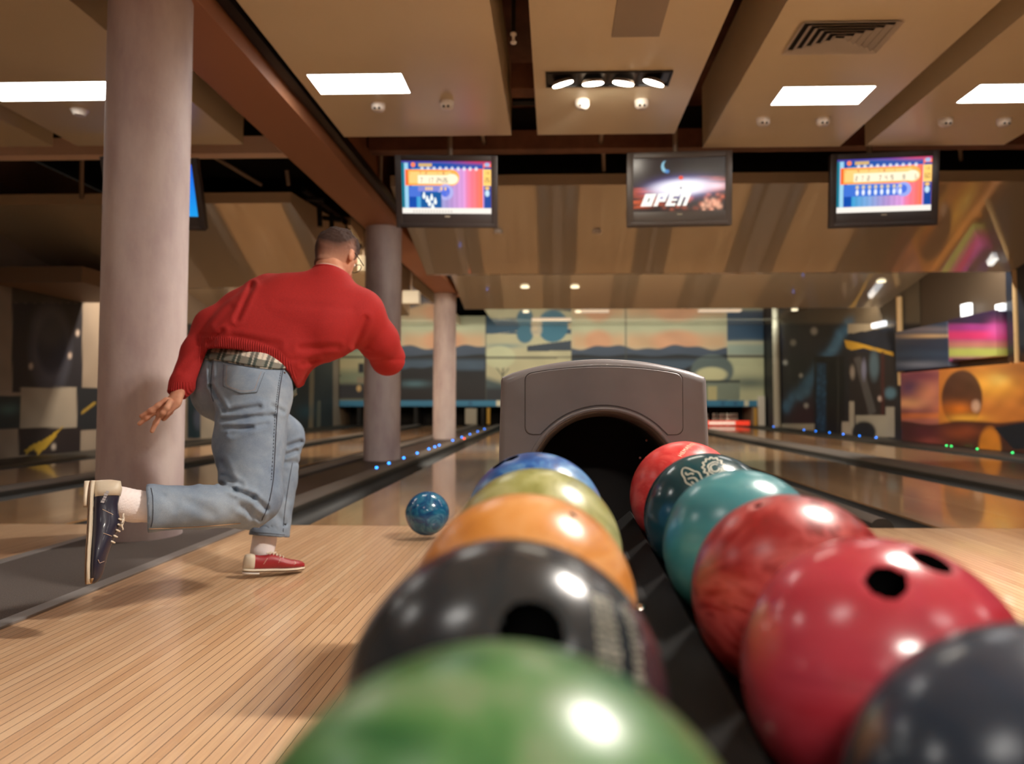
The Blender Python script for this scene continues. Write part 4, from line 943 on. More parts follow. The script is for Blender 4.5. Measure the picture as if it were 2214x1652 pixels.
# access panel: rounded plate that follows the arch, with a dark groove round it
def plate(off):
    P_ = []; xw = .1835 + off; zt = .757 + off; zb = .598 - off; r = .018
    def arc(cx, cz, a0, a1, n=6, rr=r): return [(cx + rr * math.cos(math.radians(a)), cz + rr * math.sin(math.radians(a))) for a in np.linspace(a0, a1, n)]
    P_ += arc(-xw + r, zb + r, 270, 180); P_ += arc(-xw + r, zt - .015 - r, 180, 100)
    for i in range(1, 16):
        u = -1 + 2 * i / 16; P_.append((u * (xw - r * .9), zt - .0145 * abs(u) ** 2))
    P_ += arc(xw - r, zt - .015 - r, 80, 0); P_ += arc(xw - r, zb + r, 0, -90)
    R_ = .192 - off; a_r = math.asin((zb - HZ + .012) / R_)
    P_.append((R_ * math.cos(a_r) + .012, zb)); 
    for a in np.linspace(a_r, math.pi - a_r, 26): P_.append((R_ * math.cos(a), HZ + R_ * math.sin(a)))
    P_.append((-R_ * math.cos(a_r) - .012, zb))
    return [(HX + u, v) for u, v in P_]
b = newbm(); prism(b, plate(.0014), HY - .0008, HY + .002); ap = obj('access_panel', b, M['groove'], hood)
b = newbm(); A = [b.verts.new((u, HY - .0006, v)) for u, v in plate(0)]; B = [b.verts.new((u, HY - .0026, v)) for u, v in plate(-.0016)]
for i in range(len(A)): b.faces.new((A[i], A[(i + 1) % len(A)], B[(i + 1) % len(A)], B[i]))
b.faces.new(B); bmesh.ops.recalc_face_normals(b, faces=b.faces[:]); obj('panel_plate', b, M['hood'], ap)
# ------------------------------------------------------------------ the bowler (implicit surfaces, meshed)
class Field:
    def __init__(s, lo, hi, h):
        s.h = h; s.lo = np.array(lo, float); n = np.ceil((np.array(hi) - s.lo) / h).astype(int) + 1; s.n = n
        s.F = np.full(n, .5, np.float32); s.ax = [s.lo[i] + np.arange(n[i]) * h for i in range(3)]
    def sub(s, lo, hi, pad):
        i0 = np.maximum(((np.array(lo) - pad - s.lo) / s.h).astype(int), 0); i1 = np.minimum(((np.array(hi) + pad - s.lo) / s.h).astype(int) + 2, s.n)
        sl = tuple(slice(a, max(b, a)) for a, b in zip(i0, i1))
        g = np.meshgrid(*[s.ax[i][sl[i]] for i in range(3)], indexing='ij'); return sl, np.stack(g, -1)
    def add(s, d, sl, k):
        a = s.F[sl]; h = np.maximum(k - np.abs(a - d), 0) / k; s.F[sl] = np.minimum(a, d) - h * h * k * .25
    def cut(s, d, sl, k=.004):
        a = s.F[sl]; h = np.maximum(k - np.abs(a + d), 0) / k; s.F[sl] = np.maximum(a, -d) + h * h * k * .25
    def cone(s, a, b, ra, rb, k=.03, flat=None):
        """rounded cone a->b; flat=(axis, factor) squashes the section along a world axis"""
        a = np.array(a, float); b = np.array(b, float); m = max(ra, rb)
        sl, P = s.sub(np.minimum(a, b) - m, np.maximum(a, b) + m, k + .02); ab = b - a; L2 = ab @ ab + 1e-12
        t = np.clip(((P - a) @ ab) / L2, 0, 1); v = P - (a + t[..., None] * ab)
        if flat is not None:
            ax = np.array(flat[0], float); ax /= np.linalg.norm(ax); c = v @ ax; v = v + (c * (1 / flat[1] - 1))[..., None] * ax
        d = np.linalg.norm(v, axis=-1) - (ra + (rb - ra) * t)
        s.add(d.astype(np.float32), sl, k)
    def ell(s, c, r, R=None, k=.02, cut=False):
        c = np.array(c, float); r = np.array(r, float); m = r.max(); sl, P = s.sub(c - m, c + m, k + .02); v = P - c
        if R is not None: v = v @ np.array(R)
        q = v / r; l = np.linalg.norm(q, axis=-1); l2 = np.linalg.norm(v / (r * r), axis=-1) + 1e-9
        d = (l * (l - 1) / l2).astype(np.float32); d = np.where(l < 1e-4, -r.min(), d)
        (s.cut if cut else s.add)(d, sl, k)
    def plane(s, p, n, k=.006):
        """keep the side the normal points away from"""
        n = np.array(n, float); n /= np.linalg.norm(n); g = np.meshgrid(*s.ax, indexing='ij', sparse=True)
        d = (g[0] - p[0]) * n[0] + (g[1] - p[1]) * n[1] + (g[2] - p[2]) * n[2]
        a = s.F; h = np.maximum(k - np.abs(a - d), 0) / k; s.F = (np.maximum(a, d) + h * h * k * .25).astype(np.float32)
    def wrinkle(s, fn, near=.05):
        idx = np.argwhere(np.abs(s.F) < near); P = s.lo + idx * s.h; s.F[tuple(idx.T)] += fn(P).astype(np.float32)
    def mesh(s, name):
        F = s.F; n = np.array(F.shape); ins = F < 0
        c8 = [ins[a:n[0] - 1 + a, b:n[1] - 1 + b, c:n[2] - 1 + c] for a in (0, 1) for b in (0, 1) for c in (0, 1)]
        al = c8[0].copy(); an = c8[0].copy()
        for q in c8[1:]: al &= q; an |= q
        act = an & ~al; ids = np.argwhere(act); idm = -np.ones(act.shape, np.int32); idm[act] = np.arange(len(ids))
        sm = np.zeros((len(ids), 3)); ct = np.zeros(len(ids)); co = [(a, b, c) for a in (0, 1) for b in (0, 1) for c in (0, 1)]
        for i in range(8):
            for j in range(i + 1, 8):
                A, B = np.array(co[i]), np.array(co[j])
                if np.abs(A - B).sum() != 1: continue
                fa = F[tuple((ids + A).T)]; fb = F[tuple((ids + B).T)]; m = (fa < 0) != (fb < 0); t = fa / np.where(fa == fb, 1, fa - fb)
                p = A + t[:, None] * (B - A); sm[m] += p[m]; ct[m] += 1
        V = s.lo + (ids + sm / ct[:, None]) * s.h; faces = []
        for ax in range(3):
            o1, o2 = [(1, 2), (2, 0), (0, 1)][ax]; sl0 = [slice(None)] * 3; sl1 = [slice(None)] * 3; sl0[ax] = slice(0, -1); sl1[ax] = slice(1, None)
            x = ins[tuple(sl0)] != ins[tuple(sl1)]; e = np.argwhere(x); e = e[(e[:, o1] > 0) & (e[:, o2] > 0) & (e[:, o1] < n[o1] - 1) & (e[:, o2] < n[o2] - 1)]
            d1 = np.zeros(3, int); d1[o1] = 1; d2 = np.zeros(3, int); d2[o2] = 1
            q = np.stack([idm[tuple((e - d1 - d2).T)], idm[tuple((e - d2).T)], idm[tuple(e.T)], idm[tuple((e - d1).T)]], -1)
            fl = ins[tuple(e.T)]; q[~fl] = q[~fl][:, ::-1]; faces.append(q)
        f = np.concatenate(faces); me = bpy.data.meshes.new(name); me.vertices.add(len(V)); me.vertices.foreach_set('co', V.reshape(-1).astype(np.float32))
        me.loops.add(len(f) * 4); me.polygons.add(len(f)); me.loops.foreach_set('vertex_index', f.reshape(-1).astype(np.int32)); me.polygons.foreach_set('loop_start', np.arange(0, len(f) * 4, 4))
        me.polygons.foreach_set('loop_total', np.full(len(f), 4)); me.update(calc_edges=True); me.validate(); return me
def relax(me, it=3, f=.5):
    b = bmesh.new(); b.from_mesh(me)
    for _ in range(it): bmesh.ops.smooth_vert(b, verts=b.verts[:], factor=f, use_axis_x=True, use_axis_y=True, use_axis_z=True)
    b.to_mesh(me); b.free(); return me
def P3(px, py, Y): return np.array(W(px, py, Y))
def RR(rpx, Y): return rpx * Y / FPX
def pcone(F, a, b, k=.03, **kw):
    """a, b = (px, py, depth, radius in px)"""
    F.cone(P3(*a[:3]), P3(*b[:3]), RR(a[3], a[2]), RR(b[3], b[2]), k, **kw)
def waves(P, seed, n, kmin, kmax, dirw=(1, 1, 1)):
    r = np.random.RandomState(seed); out = 0; w = P + .02 * np.sin(P[:, [1, 2, 0]] * 23 + seed)
    for _ in range(n):
        d = r.normal(size=3) * np.array(dirw); d /= np.linalg.norm(d); out = out + np.sin(w @ d * r.uniform(kmin, kmax) + r.uniform(0, 6.28)) / n
    return out

skin = mat('skin', (196, 140, 112), .62, spec=.3); t = NT(skin); n = t.noise(t.obj(), 26, 4); t.l(t.ramp(n, [(.3, (184, 122, 96)), (.7, (208, 154, 126))]), t.b.inputs['Base Color']); t.b.inputs['Subsurface Weight'].default_value = .12; t.b.inputs['Subsurface Radius'].default_value = (.01, .004, .002)

# key joints -------------------------------------------------------
HEAD = P3(728, 557, 3.10)
fwd = np.array([.34, .84, -.42]); fwd /= np.linalg.norm(fwd)          # where the face points
upv = np.array([.10, .42, 1.0]); upv -= fwd * (upv @ fwd); upv /= np.linalg.norm(upv); rgt = np.cross(fwd, upv)
Hm = np.stack([rgt, fwd, upv], 1)                                    # columns: right, forward, up
def hp(r, f_, u): return HEAD + rgt * r + fwd * f_ + upv * u
neckb = P3(716, 612, 3.0)
SL = P3(592, 650, 3.0); SR = P3(792, 680, 3.04); EL = P3(466, 700, 2.86); WL = P3(384, 852, 2.70); ER = P3(846, 776, 3.2); WR = P3(836, 782, 3.45)
HIPL = P3(478, 850, 2.92); HIPR = P3(556, 860, 2.76); KR = P3(548, 1096, 2.62); AR = P3(262, 1096, 2.30); KL = P3(630, 945, 3.14); AL = P3(571, 1180, 2.95)

# body -------------------------------------------------------------
F = Field((-1.62, 2.1, -.02), (-.5, 3.7, 1.5), .0065)
F.cone(P3(530, 835, 2.86), P3(600, 740, 2.92), .095, .10); F.cone(P3(600, 740, 2.9), P3(690, 665, 3.0), .115, .12, .05); F.cone(SL, SR, .055, .055, .05)
F.cone(P3(700, 650, 3.0), neckb, .08, .06, .04); F.cone(neckb, hp(0, -.035, -.05), .058, .054, .03)
for a, b_, r0, r1 in ((SL, EL, .05, .038), (EL, WL, .030, .024), (SR, ER, .05, .038), (ER, WR, .038, .027), (HIPL, KL - np.array([.02, .02, 0]), .075, .04), (KL - np.array([.02, .02, 0]), AL, .04, .036), (HIPR, KR, .085, .055), (KR, AR, .052, .036)): F.cone(a, b_, r0, r1)
# head: skull, jaw, face
F.ell(hp(0, -.012, .022), (.074, .094, .088), Hm, .02); F.ell(hp(0, .022, -.035), (.056, .066, .066), Hm, .03); F.ell(hp(0, .058, -.078), (.028, .024, .02), Hm, .03)
F.cone(hp(0, .080, .018), hp(0, .108, -.022), .009, .013, .012); F.ell(hp(0, .086, -.052), (.024, .012, .009), Hm, .008)
F.cone(hp(-.034, .074, .028), hp(.034, .074, .028), .010, .010, .02)
for s_ in (-1, 1):
    F.ell(hp(s_ * .030, .088, .008), (.014, .012, .009), Hm, .004, cut=True)
    F.ell(hp(s_ * .080, -.004, -.004), (.010, .019, .031), Hm, .006); F.ell(hp(s_ * .090, .002, .0), (.006, .010, .018), Hm, .004, cut=True)
body = relax(F.mesh('person'), 2)
# hands, meshed finer and joined into the body mesh under the cuffs
def hand(wrist, segs, palm, h=.0024):
    pts = np.array([wrist] + [q for s_ in segs for q in s_[0]] + [palm[0], palm[1]]); G = Field(pts.min(0) - .05, pts.max(0) + .05, h)
    G.cone(wrist + (wrist - palm[0]) * .5, palm[0], .026, .027, .02, flat=(palm[2], .75)); G.cone(palm[0], palm[1], .030, .034, .015, flat=(palm[2], .5))
    for q, rr in segs:
        for i in range(len(q) - 1): G.cone(q[i], q[i + 1], rr[i], rr[i + 1], .007)
    return relax(G.mesh('hand'), 1)
hn = np.array([-.25, -.75, .25])
pa = P3(377, 868, 2.68); pb_ = P3(356, 884, 2.665)
def fing(pts, r0, r1): 
    q = [P3(*p) for p in pts]; rr = list(np.linspace(r0, r1, len(q))); return q, rr
lh = hand(P3(386, 848, 2.70), [
    fing([(360, 866, 2.66), (343, 877, 2.645), (326, 888, 2.635), (306, 900, 2.63)], .0125, .0078),
    fing([(348, 882, 2.665), (334, 891, 2.65), (318, 903, 2.64), (302, 916, 2.635)], .0115, .0078),
    fing([(354, 886, 2.665), (346, 899, 2.655), (337, 914, 2.645), (329, 932, 2.64)], .0115, .0078),
    fing([(368, 868, 2.645), (361, 882, 2.63), (352, 893, 2.625), (348, 899, 2.63)], .0115, .0078),
    fing([(372, 880, 2.69), (366, 890, 2.685), (358, 899, 2.68), (354, 905, 2.68)], .0135, .0098)], (pa, pb_, hn))
d_ = np.array([-.06, 1, .03]); wr = WR + np.array([0, .02, 0]); pr1 = WR + d_ * .05; pr2 = WR + d_ * .10
rh = hand(wr, [([pr2 + np.array([x, 0, 0]), pr2 + np.array([x * 1.3, .035, .012]), pr2 + np.array([x * 1.5, .060, .034]), pr2 + np.array([x * 1.4, .062, .055])], [.0105, .0098, .009, .008]) for x in (-.032, -.011, .011, .031)] + [([pr1 + np.array([-.03, 0, .01]), pr1 + np.array([-.052, .02, .03]), pr1 + np.array([-.056, .045, .045])], [.012, .011, .009])], (pr1, pr2, np.array([0, 0, 1.0])), .003)
b = bmesh.new()
for m_ in (body, lh, rh): b.from_mesh(m_)
me = bpy.data.meshes.new('person'); b.to_mesh(me); b.free()
base = (AL[0], AL[1], 0)
person = obj('person', me, skin, smooth=True, origin=base, label='person in red sweater and blue jeans lunging forward after throwing the ball', cat='person')
eye = mat('eye_white', (230, 225, 218), .2)
for s_ in (-1, 1):
    b = newbm(); bmesh.ops.create_uvsphere(b, u_segments=16, v_segments=12, radius=.0115); c = hp(s_ * .030, .074, .008)
    for v in b.verts: v.co += Vector(c)
    e = obj('eye', b, eye, person, True); b = newbm(); bmesh.ops.create_uvsphere(b, u_segments=12, v_segments=8, radius=.006); c = hp(s_ * .030, .0815, .008)
    for v in b.verts: v.co += Vector(c)
    obj('iris', b, mat('iris', (60, 44, 30), .2), e, True)
# hair
F = Field(HEAD - .16, HEAD + .16, .003)
F.ell(hp(0, -.014, .026), (.0785, .098, .0915), Hm, .02); F.ell(hp(0, .035, .075), (.062, .055, .036), Hm, .03); F.ell(hp(.0, .0, .092), (.060, .075, .036), Hm, .03)
F.wrinkle(lambda P: (.0026 * waves(P, 3, 8, 200, 520) + .004 * waves(P, 4, 6, 60, 140)) * np.clip(((P - HEAD) @ upv + .03) / .08, .15, 1.3), .02)
Fl = hp(0, 0, -.082); F.cone(hp(0, -.025, -.01), hp(0, -.036, -.062), .067, .0572, .02); F.plane(Fl, -upv - fwd * .10); F.plane(hp(0, .066, .03), fwd * .8 - upv * .62, .01)
hm_ = F.mesh('hair'); co = np.empty(len(hm_.vertices) * 3); hm_.vertices.foreach_get('co', co); co = co.reshape(-1, 3); rel = (co - HEAD) @ Hm
hgt = rel[:, 2] + .35 * rel[:, 1]; f = np.clip((hgt - .012) / .045, 0, 1); f = f * f * (3 - 2 * f)
px_, py_ = proj(co); nz = .12 * waves(co, 9, 6, 60, 160)
e_ = np.sqrt(((px_ - 733) / 38) ** 2 + ((py_ - 553) / 36) ** 2); cw = np.maximum(np.clip((524 + 5 * np.cos((px_ - 730) / 14) - py_) / 14 + .5 + nz * 2, 0, 1), np.clip((np.abs(px_ - 729) - 34) / 9 + nz * 2, 0, 1)); cw = np.where(rel[:, 1] > .03, 1, cw)[:, None]; fq = np.clip((py_ - 536) / 36, 0, 1)[:, None]; cw = cw * (1 - fq * np.clip(1.2 - np.abs((px_ - 733) / 50), 0, 1)[:, None]); setcol(hm_, (lin((128, 88, 72)) * (1 - fq) + lin((194, 138, 110)) * fq) * (1 - cw) + lin((54, 33, 25)) * cw)
hairm = attr_mat('hair', .9); t = NT(hairm); t.bump(t.noise(t.mapv(t.obj(), (1, 1, .4)), 420, 3, .7), .7, .004); obj('hair', hm_, hairm, person, True)
# sweater -----------------------------------------------------------
redm = mat('red_knit', (158, 18, 18), .85); t = NT(redm); n = t.noise(t.obj(), 380, 3, .6); t.l(t.ramp(n, [(.3, (142, 14, 14)), (.7, (174, 26, 23))]), t.b.inputs['Base Color'])
t.b.inputs['Sheen Weight'].default_value = .08; t.b.inputs['Sheen Tint'].default_value = L4(240, 90, 70); t.bump(n, .35, .002)
F = Field((-1.62, 2.45, .55), (-.5, 3.7, 1.42), .006)
pcone(F, (585, 645, 2.98, 46), (700, 640, 3.0, 50), .06); pcone(F, (700, 640, 3.0, 50), (776, 676, 3.02, 52), .06)
pcone(F, (620, 670, 2.96, 72), (720, 690, 3.0, 76), .06); pcone(F, (560, 700, 2.9, 78), (690, 715, 2.95, 72), .06)
pcone(F, (505, 735, 2.84, 66), (610, 765, 2.88, 64), .06); pcone(F, (490, 790, 2.86, 66), (578, 806, 2.88, 66), .05); pcone(F, (640, 700, 2.95, 66), (640, 762, 2.95, 38), .05)
pcone(F, (640, 770, 2.96, 34), (648, 826, 2.96, 8), .05)
pcone(F, (700, 615, 3.0, 30), (722, 612, 3.02, 27), .04)
pcone(F, (582, 634, 3.0, 42), (520, 672, 2.93, 42), .03); pcone(F, (520, 672, 2.93, 42), (462, 706, 2.86, 39), .03); pcone(F, (462, 706, 2.86, 39), (428, 762, 2.80, 34), .03); pcone(F, (428, 762, 2.80, 34), (395, 830, 2.73, 27), .02); pcone(F, (395, 828, 2.73, 26), (382, 852, 2.71, 21), .015)
pcone(F, (780, 680, 3.03, 48), (818, 736, 3.12, 42), .04); pcone(F, (818, 736, 3.12, 42), (838, 775, 3.2, 36), .03); pcone(F, (838, 775, 3.2, 36), (836, 780, 3.44, 26), .02)
hemp = P3(545, 775, 2.86); hemn = np.array(P3(480, 838, 2.86) - P3(515, 775, 2.86))
# cut the hem (only around the waist), cuffs and neck
def hemcut(F):
    g = np.meshgrid(*F.ax, indexing='ij'); P = np.stack(g, -1).reshape(-1, 3); px, py = proj(P)
    hem = np.interp(px, [380, 432, 470, 520, 560, 600, 625, 645, 662, 900], [745, 752, 753, 757, 766, 782, 806, 846, 858, 858])
    zone = (px > np.maximum(424, 452 - (py - 745) * .35)) & (P[:, 1] > 2.6); Y = P[:, 1]; d = (py - hem) * Y / FPX
    sl = F.F.reshape(-1); inner = zone; 
    sl[inner] = np.maximum(sl[inner], d[inner]); F.F = sl.reshape(F.F.shape)
hemcut(F)
cw_ = P3(383, 850, 2.70) ; cn = P3(383, 850, 2.70) - P3(405, 806, 2.74)
sl, P = F.sub(cw_ - .12, cw_ + .12, 0); d = ((P - (cw_ + cn / np.linalg.norm(cn) * .006)) @ (cn / np.linalg.norm(cn))).astype(np.float32); F.F[sl] = np.maximum(F.F[sl], d)
nk = hp(0, -.035, -.05); na = np.array(neckb) - nk; na /= np.linalg.norm(na); n2 = na - .35 * rgt; n2 /= np.linalg.norm(n2); F.cone(neckb, nk + na * .050, .080, .066, .03)
sl, P = F.sub(nk - .13, nk + .09, 0); d = np.where(np.linalg.norm(P - nk, axis=-1) < .15, -((P - (nk + na * .060)) @ n2), -1).astype(np.float32); F.F[sl] = np.maximum(F.F[sl], d)
SLp = P3(540, 640, 2.8)
def sw(P):
    px, py = proj(P); out = .0016 * waves(P, 12, 6, 14, 34, (.6, .5, 1.2))
    # folds: (px0,py0,px1,py1,width,depth)
    for x0, y0, x1, y1, w, dp in ((452, 742, 480, 716, 5, .006), (512, 690, 545, 616, 5, .0075), (650, 753, 730, 750, 6, .004), (655, 788, 684, 778, 5, .0045), (600, 655, 760, 668, 7, .0015), (392, 800, 428, 760, 5, .003), (505, 727, 600, 745, 6, .003), (767, 745, 790, 690, 6, .006), (800, 770, 845, 800, 7, .006), (470, 700, 500, 665, 6, .003)):
        dx, dy = x1 - x0, y1 - y0; t_ = np.clip(((px - x0) * dx + (py - y0) * dy) / (dx * dx + dy * dy), 0, 1); dd = np.hypot(px - x0 - t_ * dx, py - y0 - t_ * dy)
        out += dp * np.exp(-(dd / w) ** 2) * (P[:, 1] < 3.05) - dp * .5 * np.exp(-((dd - w * 2.2) / w) ** 2) * (P[:, 1] < 3.05)
    hem = np.interp(px, [432, 470, 520, 560, 600, 625], [752, 753, 757, 766, 782, 806]); hd = hem - py
    out += .003 * np.exp(-((hd - 28) / 4) ** 2) * (px > 430)
    return out
F.wrinkle(sw, .04)
swm = relax(F.mesh('sweater'), 1); co = np.empty(len(swm.vertices) * 3); swm.vertices.foreach_get('co', co); co = co.reshape(-1, 3); px, py = proj(co)
hd = np.interp(px, [380, 432, 470, 520, 560, 600, 625, 645, 662], [745, 752, 753, 757, 766, 782, 806, 846, 858]) - py
m_ = ((hd < 25) & (px > 430) & (px < 640)) | ((px < 415) & (py > 826)); a = swm.attributes.new('rib', 'FLOAT', 'POINT'); a.data.foreach_set('value', m_.astype(np.float32))
t = NT(redm); ra = t.n('ShaderNodeAttribute', attribute_name='rib'); so = t.n('ShaderNodeSeparateXYZ'); t.l(t.obj(), so.inputs[0])
wv = t.math('MULTIPLY', t.math('SINE', t.math('MULTIPLY', so.outputs[0], 780)), ra.outputs['Fac']); kn = t.noise(t.obj(), 380, 3, .6); t.bump(t.math('ADD', t.math('MULTIPLY', kn, .35), t.math('MULTIPLY', wv, .5)), .6, .004)
sweater = obj('sweater', swm, redm, person, True)
# jeans -------------------------------------------------------------
jm = mat('denim', (112, 126, 142), .85); t = NT(jm); o_ = t.obj()
n = t.noise(o_, 5, 5, .6, .3); c = t.ramp(n, [(.3, (112, 128, 150)), (.5, (140, 154, 170)), (.72, (166, 176, 186))]); n2 = t.noise(t.mapv(o_, (1, 1, 1)), 520, 2, .7)
c = t.mix(.5, c, t.ramp(n2, [(.35, (90, 90, 92)), (.65, (172, 172, 170))]), 'SOFT_LIGHT'); t.l(c, t.b.inputs['Base Color']); t.bump(n2, .3, .001)
F = Field((-1.62, 2.05, .0), (-.85, 3.5, .95), .006)
pcone(F, (474, 838, 2.86, 58), (556, 842, 2.80, 68), .05); pcone(F, (480, 800, 2.87, 56), (562, 812, 2.84, 62), .05)
pcone(F, (548, 870, 2.76, 76), (540, 960, 2.70, 72), .05); pcone(F, (540, 960, 2.70, 72), (546, 1075, 2.62, 60), .03); pcone(F, (546, 1075, 2.62, 58), (530, 1092, 2.58, 50), .03)
pcone(F, (536, 1094, 2.60, 46), (440, 1096, 2.46, 46), .02); pcone(F, (440, 1096, 2.46, 46), (318, 1100, 2.33, 49), .02); pcone(F, (320, 1100, 2.33, 49), (290, 1101, 2.31, 49), .02)
pcone(F, (485, 855, 2.90, 60), (560, 905, 3.02, 52), .04); pcone(F, (560, 905, 3.02, 52), (612, 942, 3.12, 42), .03); pcone(F, (612, 942, 3.12, 40), (602, 1040, 3.05, 38), .03); pcone(F, (602, 1040, 3.05, 38), (582, 1160, 2.96, 40), .02); pcone(F, (582, 1160, 2.96, 40), (580, 1190, 2.955, 40), .02)
# waist, hem cuts
g = np.meshgrid(*F.ax, indexing='ij'); P = np.stack(g, -1).reshape(-1, 3); px, py = proj(P); s_ = F.F.reshape(-1)
top = np.interp(px, [400, 430, 620, 700], [735, 742, 775, 800]); zone = py < 860; d = (top - py) * P[:, 1] / FPX; s_[zone] = np.maximum(s_[zone], d[zone])
zone = (px < 400) & (py > 1000); d = ((318 + (py - 1100) * .03) - px) * P[:, 1] / FPX; s_[zone] = np.maximum(s_[zone], d[zone])
zone = (py > 1100) & (P[:, 1] > 2.78) & (px > 480); d = (py - np.interp(px, [540, 625], [1157, 1163])) * P[:, 1] / FPX; s_[zone] = np.maximum(s_[zone], d[zone])
F.F = s_.reshape(F.F.shape)
# hollow trouser ends
F.cone(P3(350, 1100, 2.35), P3(290, 1101, 2.30), .060, .064, .004) if False else None
def cutcone(F, a, b_, r):
    sl, P = F.sub(np.minimum(a, b_) - r, np.maximum(a, b_) + r, .01); ab = b_ - a; t_ = ((P - a) @ ab) / (ab @ ab); v = P - (a + t_[..., None] * ab); d = np.linalg.norm(v, axis=-1) - r
    d = np.maximum(d, np.maximum(-t_, t_ - 1) * np.linalg.norm(ab)); F.cut(d.astype(np.float32), sl, .003)
cutcone(F, P3(345, 1100, 2.36), P3(300, 1101, 2.32), .064); cutcone(F, P3(583, 1135, 2.965), P3(581, 1180, 2.955), .066)
def jn(P):
    px, py = proj(P); near = P[:, 1] < 2.84 + (py > 1000) * 0; out = .003 * waves(P, 22, 7, 22, 60, (.5, .5, 1.2)) + .0015 * waves(P, 23, 7, 80, 160)
    for x0, y0, x1, y1, w, dp, nr in ((486, 892, 560, 880, 5, .009, 1), (482, 908, 590, 900, 5, .009, 1), (484, 925, 545, 925, 4, .007, 1), (500, 938, 575, 915, 5, .006, 1), (590, 878, 612, 890, 4, .006, 1), (455, 780, 456, 835, 3.5, .010, 1), (456, 835, 485, 885, 4, .012, 1),
        (482, 1045, 510, 1060, 5, .010, 1), (510, 1060, 548, 1075, 5, .012, 1), (548, 1075, 575, 1100, 5, .010, 1), (484, 1030, 520, 1050, 5, .008, 1), (480, 1055, 440, 1050, 5, .004, 1), (520, 1095, 560, 1120, 6, .007, 1), (540, 1100, 548, 1140, 5, .005, 1), (480, 1000, 500, 1040, 6, .006, 1), (380, 1075, 460, 1110, 9, .004, 1), (340, 1060, 380, 1095, 8, .004, 1),
        (622, 965, 650, 955, 4, .010, 0), (618, 985, 640, 975, 4, .009, 0), (612, 1000, 640, 1000, 5, .006, 0), (600, 1060, 625, 1080, 6, .004, 0), (595, 1110, 615, 1130, 6, .005, 0)):
        dx, dy = x1 - x0, y1 - y0; t_ = np.clip(((px - x0) * dx + (py - y0) * dy) / (dx * dx + dy * dy), 0, 1); dd = np.hypot(px - x0 - t_ * dx, py - y0 - t_ * dy)
        m = (P[:, 1] < 2.86) if nr else (P[:, 1] > 2.9); out += (dp * np.exp(-(dd / w) ** 2) - dp * .5 * np.exp(-((dd - w * 2.2) / w) ** 2)) * m
    return out
F.wrinkle(jn, .03)
jeans = obj('jeans', relax(F.mesh('jeans'), 1), jm, person, True)
# things laid on cloth surfaces by looking up the surface point
def bvh(o):
    me = o.data; off = wloc(o); return BVHTree.FromPolygons([v.co + off for v in me.vertices], [p.vertices[:] for p in me.polygons])
BJ = bvh(jeans); BS = bvh(sweater)
def cast(B, px, py):
    d = ray(px, py).normalized(); h = B.ray_cast(CAM, d)
    if h[0] is None: return (None, None)
    return h[0], (h[1] if h[1].dot(d) < 0 else -h[1])
def patch(B, pts, nu, nv, lift, px_fn=None):
    """pts: 4 pixel corners (tl, tr, br, bl) -> surface grid"""
    g = np.zeros((nu, nv, 3)); last = None
    for i in range(nu):
        for j in range(nv):
            u, v = i / (nu - 1), j / (nv - 1)
            if px_fn is None: x = (pts[0][0] * (1 - u) + pts[1][0] * u) * (1 - v) + (pts[3][0] * (1 - u) + pts[2][0] * u) * v; y = (pts[0][1] * (1 - u) + pts[1][1] * u) * (1 - v) + (pts[3][1] * (1 - u) + pts[2][1] * u) * v
            if px_fn: x, y = px_fn(u, v)
            h, n_ = cast(B, x, y)
            if h is None: h, n_ = (last if last else (W(x, y, 2.85), Vector((0, -1, 0))))
            last = (h, n_); g[i, j] = h + n_ * lift
    return g
def seam(B, pts, r, m, parent, name='seam', lift=.0012, k=6):
    q = smooth2(pts, k, False); P_ = [cast(B, *p) for p in q]; P_ = [h + n_ * lift for h, n_ in P_ if h is not None]
    if len(P_) < 2: return
    b = newbm(); tube(b, P_, r, 6); return obj(name, b, m, parent, True)
def stitches(B, pts, r, m, parent, name='stitching', lift=.0012):
    q = smooth2(pts, 8, False); b = newbm(); L_ = []
    for i in range(0, len(q) - 1):
        h0, n0 = cast(B, *q[i]); x = (q[i][0] * .4 + q[i + 1][0] * .6, q[i][1] * .4 + q[i + 1][1] * .6); h1, n1 = cast(B, *x)
        if h0 is None or h1 is None or (h0 - h1).length > .03: continue
        tube(b, [h0 + n0 * lift, h1 + n1 * lift], r, 5)
    return obj(name, b, m, parent, True)
dkst = mat('dark_thread', (60, 62, 74), .8); tan = mat('tan_thread', (176, 140, 104), .8)
pk = [(484, 786), (574, 803), (556, 850), (483, 838)]
g = patch(BJ, None, 26, 22, .0022, lambda u, v: (484 * (1 - u) + 574 * u + (v * (-1 + u * -17)), (786 * (1 - u) + 803 * u) + v * ((50 * (1 - u) + 46 * u) + 9 * (1 - abs(2 * u - 1)))))
pkt = obj('back_pocket', grid_mesh('back_pocket', g), jm, jeans, True)
sf = pkt.modifiers.new('thick', 'SOLIDIFY'); sf.thickness = .0015
BP = bvh(pkt)
stitches(BP, [(486, 788), (484, 812), (485, 836), (506, 846), (526, 852), (548, 850), (556, 846), (564, 825), (572, 805)], .0011, dkst, jeans)
stitches(BP, [(491, 790), (490, 812), (491, 833), (508, 841), (526, 846), (546, 844), (551, 841), (558, 822), (565, 804)], .0009, tan, jeans)
seam(BJ, [(613, 792), (606, 830), (601, 870), (597, 920), (594, 980), (590, 1040), (580, 1090), (566, 1125)], .0018, dkst, jeans)
stitches(BJ, [(609, 794), (602, 832), (597, 872), (593, 920), (590, 980), (586, 1040)], .0012, dkst, jeans)
seam(BJ, [(461, 782), (457, 815), (456, 845), (462, 868)], .0013, dkst, jeans)
seam(BJ, [(322, 1143), (380, 1141), (450, 1137), (520, 1131)], .0013, tan, jeans)
